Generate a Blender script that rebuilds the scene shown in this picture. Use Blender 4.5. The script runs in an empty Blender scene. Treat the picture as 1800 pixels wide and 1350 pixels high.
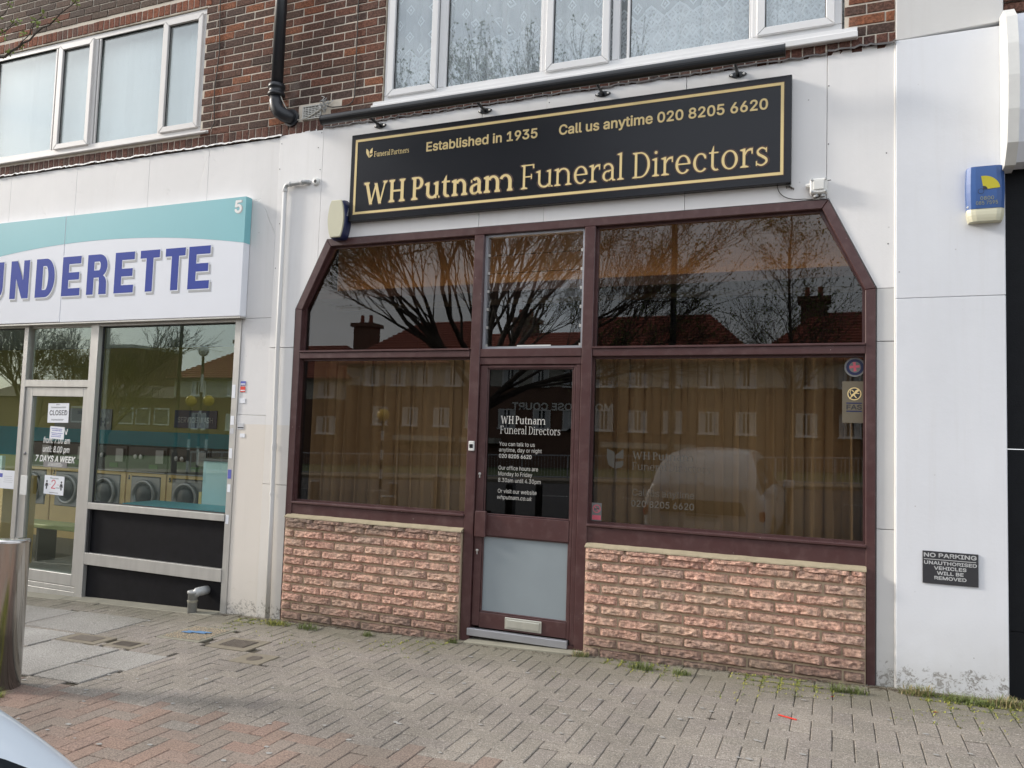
import bpy, bmesh, math, random, os
from mathutils import Vector, Matrix, noise
R = math.radians
random.seed(7)
scene = bpy.context.scene
C = scene.collection

# ------------------------------------------------------------------ camera
YAW, PIT, ROL, FPX = 0.394742, 0.063673, 0.031731, 1367.54
CAM = Vector((0.0, -5.494, 1.5))
def cam_axes():
    cy, sy, cp, sp, cr, sr = math.cos(YAW), math.sin(YAW), math.cos(PIT), math.sin(PIT), math.cos(ROL), math.sin(ROL)
    f = Vector((-sy*cp, cy*cp, sp)); rt = Vector((cy, sy, 0)); up = rt.cross(f)
    return cr*rt+sr*up, -sr*rt+cr*up, f
rt_, up_, fw_ = cam_axes()
cam = bpy.data.cameras.new('camera'); camo = bpy.data.objects.new('camera', cam); C.objects.link(camo)
M3 = Matrix((rt_, up_, -fw_)).transposed()
camo.matrix_world = Matrix.Translation(CAM) @ M3.to_4x4()
cam.sensor_width = 36; cam.lens = FPX/1800*36; cam.clip_start = 0.05; cam.clip_end = 600
scene.camera = camo
def in_view(p, m=0.05):
    d = Vector(p)-CAM; z = d.dot(fw_)
    if z < 0.1: return False
    x = d.dot(rt_)/z*FPX/900; y = d.dot(up_)/z*FPX/675
    return abs(x) < 1+m and abs(y) < 1+m

# ------------------------------------------------------------------ world, sun, exposure
SUN_EL, SUN_AZ = R(24), R(-78)        # azimuth from -Y (front of the shops) towards -X
sun_dir = Vector((math.sin(SUN_AZ)*math.cos(SUN_EL), -math.cos(SUN_AZ)*math.cos(SUN_EL), math.sin(SUN_EL)))  # towards the sun
world = bpy.data.worlds.new('World'); scene.world = world; world.use_nodes = True
wn = world.node_tree; wn.nodes.clear()
def N(t, typ, **k):
    n = t.nodes.new(typ)
    for a, b in k.items(): setattr(n, a, b)
    return n
sky = N(wn, 'ShaderNodeTexSky', sky_type='NISHITA', sun_disc=False, sun_elevation=SUN_EL, sun_rotation=math.atan2(sun_dir.x, sun_dir.y), dust_density=2.5, air_density=1.0)
tc = N(wn, 'ShaderNodeTexCoord'); mp = N(wn, 'ShaderNodeMapping'); mp.inputs['Scale'].default_value = (1.2, 1.2, 6.0)
cn = N(wn, 'ShaderNodeTexNoise'); cn.inputs['Scale'].default_value = 2.0; cn.inputs['Detail'].default_value = 6; cn.inputs['Distortion'].default_value = .4
cr_ = N(wn, 'ShaderNodeValToRGB'); cr_.color_ramp.elements[0].position = .3; cr_.color_ramp.elements[1].position = .7
cr_.color_ramp.elements[0].color = (.42, .42, .42, 1); cr_.color_ramp.elements[1].color = (.95, .95, .95, 1)
mx = N(wn, 'ShaderNodeMix', data_type='RGBA'); mx.inputs[7].default_value = (8.6, 8.9, 9.4, 1)
bg = N(wn, 'ShaderNodeBackground'); bg.inputs['Strength'].default_value = .128
wo = N(wn, 'ShaderNodeOutputWorld')
L = wn.links.new
L(tc.outputs['Generated'], mp.inputs[0]); L(mp.outputs[0], cn.inputs['Vector']); L(cn.outputs[0], cr_.inputs[0]); L(cr_.outputs[0], mx.inputs[0])
L(sky.outputs[0], mx.inputs[6]); L(mx.outputs[2], bg.inputs[0]); L(bg.outputs[0], wo.inputs[0])
sl = bpy.data.lights.new('sun', 'SUN'); sl.energy = 2.3; sl.angle = R(8); sl.color = (1, .93, .84)
so = bpy.data.objects.new('sun', sl); C.objects.link(so); so.location = sun_dir*30
so.rotation_euler = sun_dir.to_track_quat('Z', 'Y').to_euler()
vs = scene.view_settings; scene.display_settings.display_device = 'sRGB'
vs.view_transform = 'Standard'; vs.look = 'None'; vs.gamma = 1; vs.use_curve_mapping = False; vs.exposure = 0.65
scene.cycles.max_bounces = 8; scene.cycles.transparent_max_bounces = 16; scene.cycles.caustics_reflective = False; scene.cycles.caustics_refractive = False
scene.cycles.sample_clamp_indirect = 4; scene.cycles.use_denoising = True
gz = lambda x: 0.031*(x-0.2)          # the ground falls gently to the left

# ------------------------------------------------------------------ helpers
def new(name, data, parent=None):
    o = bpy.data.objects.new(name, data); C.objects.link(o)
    if parent is not None: o.parent = parent
    return o
def thing(name, label, cat, loc=(0, 0, 0), rz=0, group=None):
    o = new(name, None); o.location = loc; o.rotation_euler = (0, 0, rz); o.empty_display_size = .1
    return tag(o, label, cat, group)
def tag(o, label=None, cat=None, group=None, kind=None):
    if label: o['label'] = label
    if cat: o['category'] = cat
    if group: o['group'] = group
    if kind: o['kind'] = kind
    return o
def struct(name, label=None):
    o = new(name, None); o['kind'] = 'structure'
    if label: o['label'] = label
    return o
def mesh_of(bm, name, mat=None, smooth=False):
    me = bpy.data.meshes.new(name); bmesh.ops.recalc_face_normals(bm, faces=bm.faces) if False else None
    bm.to_mesh(me); bm.free()
    if mat is not None:
        for m in (mat if isinstance(mat, (list, tuple)) else [mat]): me.materials.append(m)
    if smooth:
        for p in me.polygons: p.use_smooth = True
    return me
def obj(name, bm, mat, parent=None, smooth=False, label=None):
    o = new(name, mesh_of(bm, name, mat, smooth), parent)
    if label: o['label'] = label
    return o
def box(bm, x0, x1, y0, y1, z0, z1, bev=0, mat=0):
    v = [bm.verts.new((x, y, z)) for x in (x0, x1) for y in (y0, y1) for z in (z0, z1)]
    fs = [bm.faces.new([v[i] for i in q]) for q in ((0, 1, 3, 2), (4, 6, 7, 5), (0, 4, 5, 1), (2, 3, 7, 6), (0, 2, 6, 4), (1, 5, 7, 3))]
    for f in fs: f.material_index = mat
    if bev:
        es = list({e for f in fs for e in f.edges})
        bmesh.ops.bevel(bm, geom=es, offset=bev, segments=1, affect='EDGES')
    return bm
def BX(*a, **k): return box(bmesh.new(), *a, **k)
def prism(bm, pts, y0, y1, bev=0):
    """polygon in the XZ plane pulled from y0 to y1"""
    a = [bm.verts.new((x, y0, z)) for x, z in pts]; b = [bm.verts.new((x, y1, z)) for x, z in pts]
    n = len(pts); fs = []
    area = sum(pts[i][0]*pts[(i+1) % n][1]-pts[(i+1) % n][0]*pts[i][1] for i in range(n))
    if area < 0: a.reverse(); b.reverse()
    fs.append(bm.faces.new(a)); fs.append(bm.faces.new(b[::-1]))
    for i in range(n): fs.append(bm.faces.new([a[i], b[i], b[(i+1) % n], a[(i+1) % n]]))
    if bev: bmesh.ops.bevel(bm, geom=list({e for f in fs for e in f.edges}), offset=bev, segments=1, affect='EDGES')
    return bm
def frames(pts):
    out = []; n = len(pts); prev = None
    for i, p in enumerate(pts):
        t = (pts[min(i+1, n-1)]-pts[max(i-1, 0)]).normalized()
        if prev is None:
            a = Vector((0, 0, 1)) if abs(t.z) < .9 else Vector((1, 0, 0)); u = t.cross(a).normalized()
        else:
            u = prev-t*prev.dot(t); u = u.normalized() if u.length > 1e-6 else t.orthogonal().normalized()
        prev = u; out.append((p, u, t.cross(u)))
    return out
def tube(bm, pts, r, seg=10, cap=True):
    pts = [Vector(p) for p in pts]; rs = r if isinstance(r, (list, tuple)) else [r]*len(pts); rings = []
    for (p, u, w), q in zip(frames(pts), rs):
        rings.append([bm.verts.new(p+q*(math.cos(2*math.pi*k/seg)*u+math.sin(2*math.pi*k/seg)*w)) for k in range(seg)])
    for a, b in zip(rings, rings[1:]):
        for k in range(seg): bm.faces.new([a[k], a[(k+1) % seg], b[(k+1) % seg], b[k]])
    if cap: bm.faces.new(rings[0][::-1]); bm.faces.new(rings[-1])
    return bm
def TB(*a, **k): return tube(bmesh.new(), *a, **k)
def lathe(bm, prof, c=(0, 0, 0), seg=24, axis='z'):
    rings = []
    for r, h in prof:
        ring = []
        for k in range(seg):
            a = 2*math.pi*k/seg; p = (r*math.cos(a), r*math.sin(a), h)
            if axis == 'y': p = (p[0], h, p[1])
            ring.append(bm.verts.new((p[0]+c[0], p[1]+c[1], p[2]+c[2])))
        rings.append(ring)
    for a, b in zip(rings, rings[1:]):
        for k in range(seg): bm.faces.new([a[k], a[(k+1) % seg], b[(k+1) % seg], b[k]])
    bm.faces.new(rings[0][::-1]); bm.faces.new(rings[-1]); return bm
def LT(*a, **k): return lathe(bmesh.new(), *a, **k)
def bez(p, q, r, n=8): return [tuple(Vector(p)*(1-t)**2+Vector(q)*2*t*(1-t)+Vector(r)*t*t) for t in [i/n for i in range(n+1)]]
def copy_thing(root, loc=None, rz=None, label=None):
    r = root.copy(); C.objects.link(r)
    if loc is not None: r.location = loc
    if rz is not None: r.rotation_euler.z = rz
    if label: r['label'] = label
    for ch in root.children:
        c = ch.copy(); C.objects.link(c); c.parent = r
        for g in ch.children:
            d = g.copy(); C.objects.link(d); d.parent = c
    return r

# ------------------------------------------------------------------ materials
def rgb(c): return (c[0], c[1], c[2], 1)
class MT:
    """small builder for node materials"""
    def __init__(s, name):
        s.m = bpy.data.materials.new(name); s.m.use_nodes = True; s.t = s.m.node_tree; s.t.nodes.clear()
        s.out = N(s.t, 'ShaderNodeOutputMaterial'); s.b = N(s.t, 'ShaderNodeBsdfPrincipled'); s.t.links.new(s.b.outputs[0], s.out.inputs[0])
        s._tc = None; s.bump_in = None
    def co(s, kind='Object', scale=(1, 1, 1), rnd=False):
        if s._tc is None: s._tc = N(s.t, 'ShaderNodeTexCoord')
        o = s._tc.outputs[kind]
        if kind == 'World':
            pass
        m = N(s.t, 'ShaderNodeMapping'); m.inputs['Scale'].default_value = scale; s.t.links.new(o, m.inputs[0])
        if rnd:
            oi = N(s.t, 'ShaderNodeObjectInfo'); mm = N(s.t, 'ShaderNodeVectorMath', operation='SCALE'); cx = N(s.t, 'ShaderNodeCombineXYZ')
            mu = N(s.t, 'ShaderNodeMath', operation='MULTIPLY'); mu.inputs[1].default_value = 37.0
            s.t.links.new(oi.outputs['Random'], mu.inputs[0])
            for i in range(3): s.t.links.new(mu.outputs[0], cx.inputs[i])
            s.t.links.new(cx.outputs[0], m.inputs['Location'])
        return m.outputs[0]
    def pos(s, scale=(1, 1, 1)):
        g = N(s.t, 'ShaderNodeNewGeometry'); m = N(s.t, 'ShaderNodeMapping'); m.inputs['Scale'].default_value = scale
        s.t.links.new(g.outputs['Position'], m.inputs[0]); return m.outputs[0]
    def noise(s, scale, detail=5, rough=.55, vec=None, dist=0):
        n = N(s.t, 'ShaderNodeTexNoise'); n.inputs['Scale'].default_value = scale; n.inputs['Detail'].default_value = detail
        n.inputs['Roughness'].default_value = rough; n.inputs['Distortion'].default_value = dist
        s.t.links.new(vec or s.co(), n.inputs['Vector']); return n.outputs[0]
    def voro(s, scale, vec=None, feature='F1', out='Distance'):
        n = N(s.t, 'ShaderNodeTexVoronoi', feature=feature); n.inputs['Scale'].default_value = scale
        s.t.links.new(vec or s.co(), n.inputs['Vector']); return n.outputs[out]
    def ramp(s, fac, stops, interp='LINEAR'):
        n = N(s.t, 'ShaderNodeValToRGB'); cr = n.color_ramp; cr.interpolation = interp
        while len(cr.elements) < len(stops): cr.elements.new(.5)
        for e, (p, c) in zip(cr.elements, stops):
            e.position = p; e.color = rgb(c) if isinstance(c, (tuple, list)) else (c, c, c, 1)
        s.t.links.new(fac, n.inputs[0]); return n.outputs[0]
    def mix(s, fac, a, b, mode='MIX'):
        n = N(s.t, 'ShaderNodeMix', data_type='RGBA', blend_type=mode)
        for i, v in ((0, fac), (6, a), (7, b)):
            if isinstance(v, (int, float)): n.inputs[i].default_value = v if i == 0 else (v, v, v, 1)
            elif isinstance(v, (tuple, list)): n.inputs[i].default_value = rgb(v)
            else: s.t.links.new(v, n.inputs[i])
        return n.outputs[2]
    def math(s, op, a, b=0.0, clamp=False):
        n = N(s.t, 'ShaderNodeMath', operation=op, use_clamp=clamp)
        for i, v in ((0, a), (1, b)):
            if isinstance(v, (int, float)): n.inputs[i].default_value = v
            else: s.t.links.new(v, n.inputs[i])
        return n.outputs[0]
    def sep(s, vec):
        n = N(s.t, 'ShaderNodeSeparateXYZ'); s.t.links.new(vec, n.inputs[0]); return n.outputs
    def col(s, v):
        if isinstance(v, (tuple, list)): s.b.inputs['Base Color'].default_value = rgb(v)
        else: s.t.links.new(v, s.b.inputs['Base Color'])
        return s
    def rough(s, v):
        if isinstance(v, (int, float)): s.b.inputs['Roughness'].default_value = v
        else: s.t.links.new(v, s.b.inputs['Roughness'])
        return s
    def metal(s, v): s.b.inputs['Metallic'].default_value = v; return s
    def spec(s, v): s.b.inputs['Specular IOR Level'].default_value = v; return s
    def bump(s, h, strength=.3, dist=.01):
        n = N(s.t, 'ShaderNodeBump'); n.inputs['Strength'].default_value = strength; n.inputs['Distance'].default_value = dist
        s.t.links.new(h, n.inputs['Height'])
        if s.bump_in: s.t.links.new(s.bump_in, n.inputs['Normal'])
        s.bump_in = n.outputs[0]; s.t.links.new(n.outputs[0], s.b.inputs['Normal']); return s
def simple(name, c, rough=.5, metal=0, var=.12, scale=6, bump=0, spec=.5):
    m = MT(name); n = m.noise(scale, 4)
    m.col(m.mix(n, tuple(x*(1-var) for x in c), tuple(min(1, x*(1+var)) for x in c))).rough(rough).metal(metal).spec(spec)
    if bump: m.bump(m.noise(scale*12, 3), bump, .004)
    return m.m
def glass(name, tint, refl, gcol=(1, 1, 1), rough=0.0, wob=0.0):
    """thin pane: tinted see-through, mirror-like on top with a Fresnel rise"""
    m = bpy.data.materials.new(name); m.use_nodes = True; t = m.node_tree; t.nodes.clear()
    o = N(t, 'ShaderNodeOutputMaterial'); ms = N(t, 'ShaderNodeMixShader'); tr = N(t, 'ShaderNodeBsdfTransparent'); gl = N(t, 'ShaderNodeBsdfGlossy')
    tr.inputs[0].default_value = rgb([v**.5 for v in tint]); gl.inputs['Color'].default_value = rgb(gcol); gl.inputs['Roughness'].default_value = rough
    ge = N(t, 'ShaderNodeNewGeometry'); dp = N(t, 'ShaderNodeVectorMath', operation='DOT_PRODUCT'); t.links.new(ge.outputs['Incoming'], dp.inputs[0]); t.links.new(ge.outputs['Normal'], dp.inputs[1])
    def mt(op, a, b=0.0):
        n = N(t, 'ShaderNodeMath', operation=op, use_clamp=(op != 'POWER'))
        for i, v in enumerate((a, b)):
            if isinstance(v, (int, float)): n.inputs[i].default_value = v
            else: t.links.new(v, n.inputs[i])
        return n.outputs[0]
    sch = mt('ADD', .04, mt('MULTIPLY', .96, mt('POWER', mt('SUBTRACT', 1, mt('ABSOLUTE', dp.outputs['Value'])), 5.0)))
    mr = N(t, 'ShaderNodeMath', operation='MULTIPLY'); mr.inputs[1].default_value = refl; t.links.new(sch, mr.inputs[0]); mr.use_clamp = True
    if wob:
        tcn = N(t, 'ShaderNodeTexCoord'); nn = N(t, 'ShaderNodeTexNoise'); nn.inputs['Scale'].default_value = 1.6; nn.inputs['Detail'].default_value = 1
        bp = N(t, 'ShaderNodeBump'); bp.inputs['Strength'].default_value = wob; bp.inputs['Distance'].default_value = .02
        t.links.new(tcn.outputs['Object'], nn.inputs['Vector']); t.links.new(nn.outputs[0], bp.inputs['Height']); t.links.new(bp.outputs[0], gl.inputs['Normal'])
    t.links.new(mr.outputs[0], ms.inputs[0]); t.links.new(tr.outputs[0], ms.inputs[1]); t.links.new(gl.outputs[0], ms.inputs[2]); t.links.new(ms.outputs[0], o.inputs[0])
    return m

BRK = [(0, (.068, .048, .044)), (.14, (.115, .066, .050)), (.32, (.170, .080, .055)), (.46, (.100, .068, .058)), (.58, (.225, .088, .055)), (.72, (.155, .078, .058)), (.85, (.27, .098, .055)), (.95, (.34, .125, .06))]
def brick_mat(name, rndsrc, ramp=BRK):
    m = MT(name)
    if rndsrc == 'obj': rv = N(m.t, 'ShaderNodeObjectInfo').outputs['Random']
    else: rv = N(m.t, 'ShaderNodeNewGeometry').outputs['Random Per Island']
    c = m.ramp(rv, ramp); P = m.pos()
    c = m.mix(m.math('MULTIPLY', m.noise(7, 4, vec=P), .55), c, (.12, .085, .07))
    sp = m.ramp(m.noise(60, 4, .7, vec=P), [(.42, .55), (.62, 1.18)])
    c = m.mix(1, c, sp, 'MULTIPLY')
    sm = m.ramp(m.noise(2.3, 5, .6, vec=P), [(.58, 0), (.78, 1)])
    c = m.mix(m.math('MULTIPLY', sm, .35), c, (.34, .32, .29))
    m.col(c).rough(.9).spec(.2).bump(m.noise(45, 5, .65, vec=P), .6, .006)
    return m.m
M = {}
M['brick'] = brick_mat('brick clay', 'obj'); M['brick_i'] = brick_mat('brick clay joined', 'isl')
RED = [(0, (.19, .07, .045)), (.3, (.30, .095, .05)), (.6, (.36, .12, .06)), (.85, (.24, .08, .05)), (1, (.14, .07, .055))]
M['redbrick'] = brick_mat('red soldier brick', 'obj', RED)
DRD = [(0, (.12, .06, .05)), (.4, (.19, .075, .05)), (.75, (.15, .06, .045)), (1, (.09, .06, .05))]
M['drbrick'] = brick_mat('dark soldier brick', 'obj', DRD)
GRB = [(0, (.115, .085, .07)), (.3, (.15, .11, .085)), (.6, (.12, .095, .08)), (.85, (.18, .12, .09)), (1, (.10, .08, .07))]
M['grbrick'] = brick_mat('weathered grey brown brick', 'obj', GRB)
def mortar_mat(name, c):
    m = MT(name); P = m.pos()
    m.col(m.mix(m.noise(9, 5, vec=P), tuple(x*.72 for x in c), tuple(x*1.15 for x in c))).rough(.95).spec(.1).bump(m.noise(120, 3, vec=P), .5, .003); return m.m
M['mortar'] = mortar_mat('mortar', (.70, .63, .53)); M['mortar_y'] = mortar_mat('buff mortar', (.53, .425, .30))

def white_mat(name, c, warm=(.66, .61, .53), low=0.0, grime=.5, crack=0.0, cool=None):
    m = MT(name); P = m.pos(); s = m.sep(P)
    base = m.mix(m.ramp(m.noise(1.1, 5, .6, vec=P), [(.35, 0), (.7, 1)]), c, tuple(x*.93 for x in c))
    if low:   # older cream paint on the lower part of the pillar
        f = m.math('LESS_THAN', m.math('ADD', s[2], m.math('MULTIPLY', m.noise(3, 2, vec=P), .02)), low)
        base = m.mix(m.math('MULTIPLY', f, .8), base, warm)
    # rain streaks
    st = m.ramp(m.noise(1, 5, .65, vec=m.pos((15, 4, .8))), [(.5, 0), (.78, 1)])
    st2 = m.ramp(m.noise(.8, 3, vec=P), [(.4, 0), (.65, 1)])
    base = m.mix(m.math('MULTIPLY', m.math('MULTIPLY', st, st2), .17*grime), base, (.48, .45, .40))
    # chips and specks
    sp = m.ramp(m.voro(9, vec=P), [(.035, 1), (.05, 0)])
    spm = m.ramp(m.noise(2.2, 2, vec=P), [(.52, 0), (.6, 1)])
    base = m.mix(m.math('MULTIPLY', m.math('MULTIPLY', sp, spm), min(.7, .65*grime)), base, (.22, .20, .18))
    # peeled paint near the ground, with a ragged upper edge
    zz = m.math('SUBTRACT', s[2], m.math('MULTIPLY', m.math('SUBTRACT', s[0], .2), .031))
    n1 = m.noise(11, 6, .7, vec=P); edge = m.math('SUBTRACT', m.math('MULTIPLY', n1, .46), m.math('ADD', zz, .115))
    pl = m.ramp(edge, [(.0, 0), (.02, 1)])
    pn = m.ramp(m.noise(28, 6, .8, vec=P, dist=1.2), [(.50, 0), (.56, 1)])
    base = m.mix(m.math('MULTIPLY', m.math('MULTIPLY', pl, pn), .8), base, (.13, .115, .095))
    du = m.ramp(zz, [(0.0, 1), (.5, 0)])
    base = m.mix(m.math('MULTIPLY', m.math('MULTIPLY', du, m.noise(5, 5, vec=P)), .6), base, (.42, .40, .36))
    m.col(base).rough(.62).spec(.35)
    m.bump(m.noise(4.5, 6, .6, vec=P), .25, .012).bump(m.noise(70, 3, vec=P), .12, .003)
    if crack:
        v = N(m.t, 'ShaderNodeTexVoronoi', feature='DISTANCE_TO_EDGE'); v.inputs['Scale'].default_value = 1.9
        dn = m.mix(.22, m.pos((1.3, 1, .5)), m.noise(7, 6, vec=P), 'ADD'); m.t.links.new(dn, v.inputs['Vector'])
        ck = m.ramp(v.outputs['Distance'], [(.0, 0), (.006, 1)]); msk = m.ramp(m.noise(1.4, 3, vec=P), [(.50, 1), (.60, 0)])
        m.bump(m.mix(msk, ck, 1.0), crack, .012)
    return m.m
M['white'] = white_mat('white painted cladding', (.83, .82, .81), grime=1.0)
M['white_l'] = white_mat('white painted render cracked', (.76, .75, .74), warm=(.72, .66, .58), low=1.52, grime=1.0, crack=.55)
M['white_p'] = white_mat('white pillar strip', (.78, .77, .755), warm=(.72, .68, .62), low=1.52, grime=.8)
M['white_r'] = white_mat('white pier paint', (.745, .765, .80), grime=1.1)
M['white_d'] = white_mat('dull white strip', (.64, .635, .62), grime=1.2)
M['caulk'] = simple('white filler bead', (.82, .80, .76), .5)

def maroon():
    m = MT('maroon gloss paint'); P = m.pos()
    c = m.mix(m.noise(3, 4, vec=P), (.060, .026, .026), (.088, .040, .039))
    ch = m.ramp(m.voro(26, vec=P), [(.05, 1), (.07, 0)]); cm = m.ramp(m.noise(1.7, 3, vec=P), [(.55, 0), (.62, 1)])
    c = m.mix(m.math('MULTIPLY', ch, cm), c, (.55, .50, .45))
    c = m.mix(m.math('MULTIPLY', m.ramp(m.noise(13, 5, vec=P), [(.5, 0), (.8, 1)]), .25), c, (.22, .15, .14))
    m.col(c).rough(m.ramp(m.noise(8, 4, vec=P), [(.3, .28), (.7, .48)])).bump(m.noise(30, 3, vec=P), .06, .003); return m.m
M['maroon'] = maroon()
def alu(name, c=(.56, .55, .52), r=.42):
    m = MT(name); P = m.pos()
    k = m.mix(m.ramp(m.noise(5, 5, vec=m.pos((3, 3, .6))), [(.35, 0), (.85, 1)]), c, tuple(x*.85 for x in c))
    m.col(k).metal(.6).rough(m.ramp(m.noise(14, 4, vec=P), [(.3, r-.04), (.7, r+.08)])); return m.m
M['alu'] = alu('brushed aluminium')
M['strip'] = simple('grey metal strip', (.42, .43, .46), .4, .6)
M['upvc'] = simple('white upvc', (.74, .74, .74), .35, var=.06, scale=3)
M['upvc_l'] = simple('warm white upvc', (.66, .64, .62), .38, var=.08, scale=3)
M['gasket'] = simple('black gasket', (.02, .02, .022), .6)
M['black'] = simple('satin black metal', (.012, .013, .015), .3)
M['pipeblack'] = simple('black painted iron', (.016, .018, .022), .38, bump=.1)
M['board'] = simple('black sign board', (.010, .011, .015), .25, var=.05, spec=.35)
M['sign_edge'] = simple('black sign edge', (.02, .021, .025), .4)
M['gold'] = simple('gold vinyl', (.74, .58, .27), .45, var=.04)
M['halo'] = simple('dark brown letter outline', (.05, .022, .018), .5)
M['stallblack'] = simple('black stall riser panel', (.008, .008, .010), .55, var=.5, scale=14, bump=.15, spec=.15)
M['blackwall'] = simple('black painted wall', (.010, .011, .013), .6, var=.3, scale=9, bump=.3, spec=.15)
M['paper'] = simple('white paper', (.80, .82, .86), .7, var=.03)
M['wtext'] = simple('white vinyl lettering', (.80, .80, .78), .5, var=.03)
M['dtext'] = simple('dim white door lettering', (.50, .49, .46), .6, var=.03)
M['ink'] = simple('dark ink', (.03, .03, .035), .6)
M['rink'] = simple('pink ink', (.62, .12, .16), .6)
M['bink'] = simple('blue ink', (.10, .12, .45), .6)
M['lgrey'] = simple('light grey print', (.55, .56, .58), .6)
M['cream'] = simple('cream plastic', (.60, .58, .43), .4, var=.05)
M['navy'] = simple('navy plastic', (.015, .022, .075), .35)
M['blueplastic'] = simple('blue alarm cover', (.035, .10, .30), .4, var=.08)
M['yellow'] = simple('yellow print', (.50, .44, .02), .5)
M['yprint'] = simple('faded yellow lettering', (.30, .30, .14), .6)
M['wplastic'] = simple('white plastic', (.72, .72, .69), .4, var=.08, scale=20)
M['galv'] = simple('grey galvanised pipe', (.42, .43, .43), .5, .3, var=.3, scale=25)
M['cable'] = simple('dark cable', (.05, .045, .04), .7)
M['cablew'] = simple('pale cable', (.5, .48, .42), .6)
M['lead'] = simple('dark lead flashing', (.09, .085, .085), .7, var=.5, scale=20, bump=.4)
M['ven'] = simple('white vent plastic', (.55, .54, .50), .6, var=.2, scale=30)
M['sleeper'] = simple('grey panel', (.26, .30, .32), .28, var=.05)

M['gl_fun'] = glass('bronze tinted glass', (.47, .43, .375), 1.25, wob=.004)
M['gl_door'] = glass('dark door glass', (.14, .14, .14), 1.4, wob=.003)
M['gl_laun'] = glass('greenish shop glass', (.88, .93, .88), 2.1, (.88, 1, .94), wob=.003)
M['gl_up'] = glass('window glass', (.97, .99, .99), 2.9, (.93, .99, 1), wob=.006)
M['gl_clear'] = glass('clear louvre glass', (.62, .62, .60), 1.8)
M['gl_car'] = simple('dark car glass', (.02, .024, .028), .05)

def stone_mat():
    m = MT('pink split faced stone'); rv = N(m.t, 'ShaderNodeObjectInfo').outputs['Random']; P = m.pos(); s = m.sep(P)
    c = m.ramp(rv, [(0, (.57, .40, .33)), (.3, (.66, .455, .37)), (.55, (.56, .38, .315)), (.8, (.62, .47, .375)), (1, (.48, .36, .31))])
    c = m.mix(m.ramp(m.noise(42, 6, .75, vec=P), [(.40, 0), (.60, 1)]), m.mix(1, c, (.52, .44, .42), 'MULTIPLY'), m.mix(1, c, (1.25, 1.12, 1.04), 'MULTIPLY'))
    c = m.mix(m.math('MULTIPLY', m.ramp(m.noise(5, 3, vec=P), [(.45, 0), (.7, 1)]), .4), c, (.44, .36, .27))
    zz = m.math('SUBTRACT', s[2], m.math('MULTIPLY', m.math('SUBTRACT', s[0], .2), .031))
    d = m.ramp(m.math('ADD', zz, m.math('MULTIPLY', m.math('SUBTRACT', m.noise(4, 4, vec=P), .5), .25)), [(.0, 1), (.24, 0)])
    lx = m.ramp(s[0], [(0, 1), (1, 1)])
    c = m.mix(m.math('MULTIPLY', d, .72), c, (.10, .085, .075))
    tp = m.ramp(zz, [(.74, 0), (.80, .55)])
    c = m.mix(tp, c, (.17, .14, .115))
    m.col(c).rough(.95).spec(.15).bump(m.noise(55, 6, .75, vec=P), 1.0, .014); return m.m
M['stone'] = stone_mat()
def cop_mat():
    m = MT('mossy mortar capping'); P = m.pos()
    m.col(m.mix(m.noise(9, 6, .65, vec=P), (.26, .22, .15), (.50, .43, .30))).rough(.95).spec(.1).bump(m.noise(25, 5, vec=P), .6, .008); return m.m
M['coping'] = cop_mat()
def paver(name, ramp, src, fleck=1.0):
    m = MT(name)
    rv = N(m.t, 'ShaderNodeObjectInfo').outputs['Random'] if src == 'obj' else N(m.t, 'ShaderNodeNewGeometry').outputs['Random Per Island']
    P = m.pos(); s = m.sep(P); c = m.ramp(rv, ramp)
    c = m.mix(m.ramp(m.noise(1.3, 4, vec=P), [(.35, 0), (.7, .5)]), c, (.115, .105, .09))
    agg = m.ramp(m.noise(120, 3, .85, vec=P), [(.36, .55), (.5, 1.0), (.64, 1.42)]); c = m.mix(1, c, agg, 'MULTIPLY')
    fl = m.ramp(m.voro(115, vec=P), [(.16, 1), (.28, 0)]); fm = m.ramp(m.noise(60, 2, vec=P), [(.46, 0), (.56, 1)])
    c = m.mix(m.math('MULTIPLY', m.math('MULTIPLY', fl, fm), .85*fleck), c, (.66, .63, .58))
    # green algae close to the shopfronts
    al = m.math('MULTIPLY', m.ramp(s[1], [(.0, 0), (1, 1)]), 1)
    yy = m.math('ADD', s[1], m.math('MULTIPLY', m.noise(3, 5, vec=P), .5))
    al = m.ramp(m.math('ADD', yy, .42), [(.0, 0), (.45, .42)])
    c = m.mix(al, c, (.105, .105, .055))
    m.col(c).rough(.9).spec(.25).bump(m.noise(170, 3, .7, vec=P), .45, .004); return m.m
GREY = [(0, (.27, .243, .208)), (.3, (.305, .272, .234)), (.6, (.28, .248, .22)), (.85, (.32, .285, .243)), (1, (.25, .226, .194))]
REDP = [(0, (.29, .21, .17)), (.25, (.305, .21, .165)), (.5, (.27, .225, .19)), (.7, (.315, .21, .168)), (.88, (.255, .215, .18)), (1, (.29, .225, .185))]
M['pav'] = paver('grey paving block', GREY, 'obj'); M['pav_i'] = paver('grey paving block joined', GREY, 'isl')
M['pavr'] = paver('red paving block', REDP, 'obj', .15); M['pavr_i'] = paver('red paving block joined', REDP, 'isl', .15)
SLB = [(0, (.36, .345, .32)), (.5, (.39, .375, .35)), (1, (.34, .325, .30))]
M['slab'] = paver('pale concrete slab', SLB, 'obj', .8)
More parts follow.
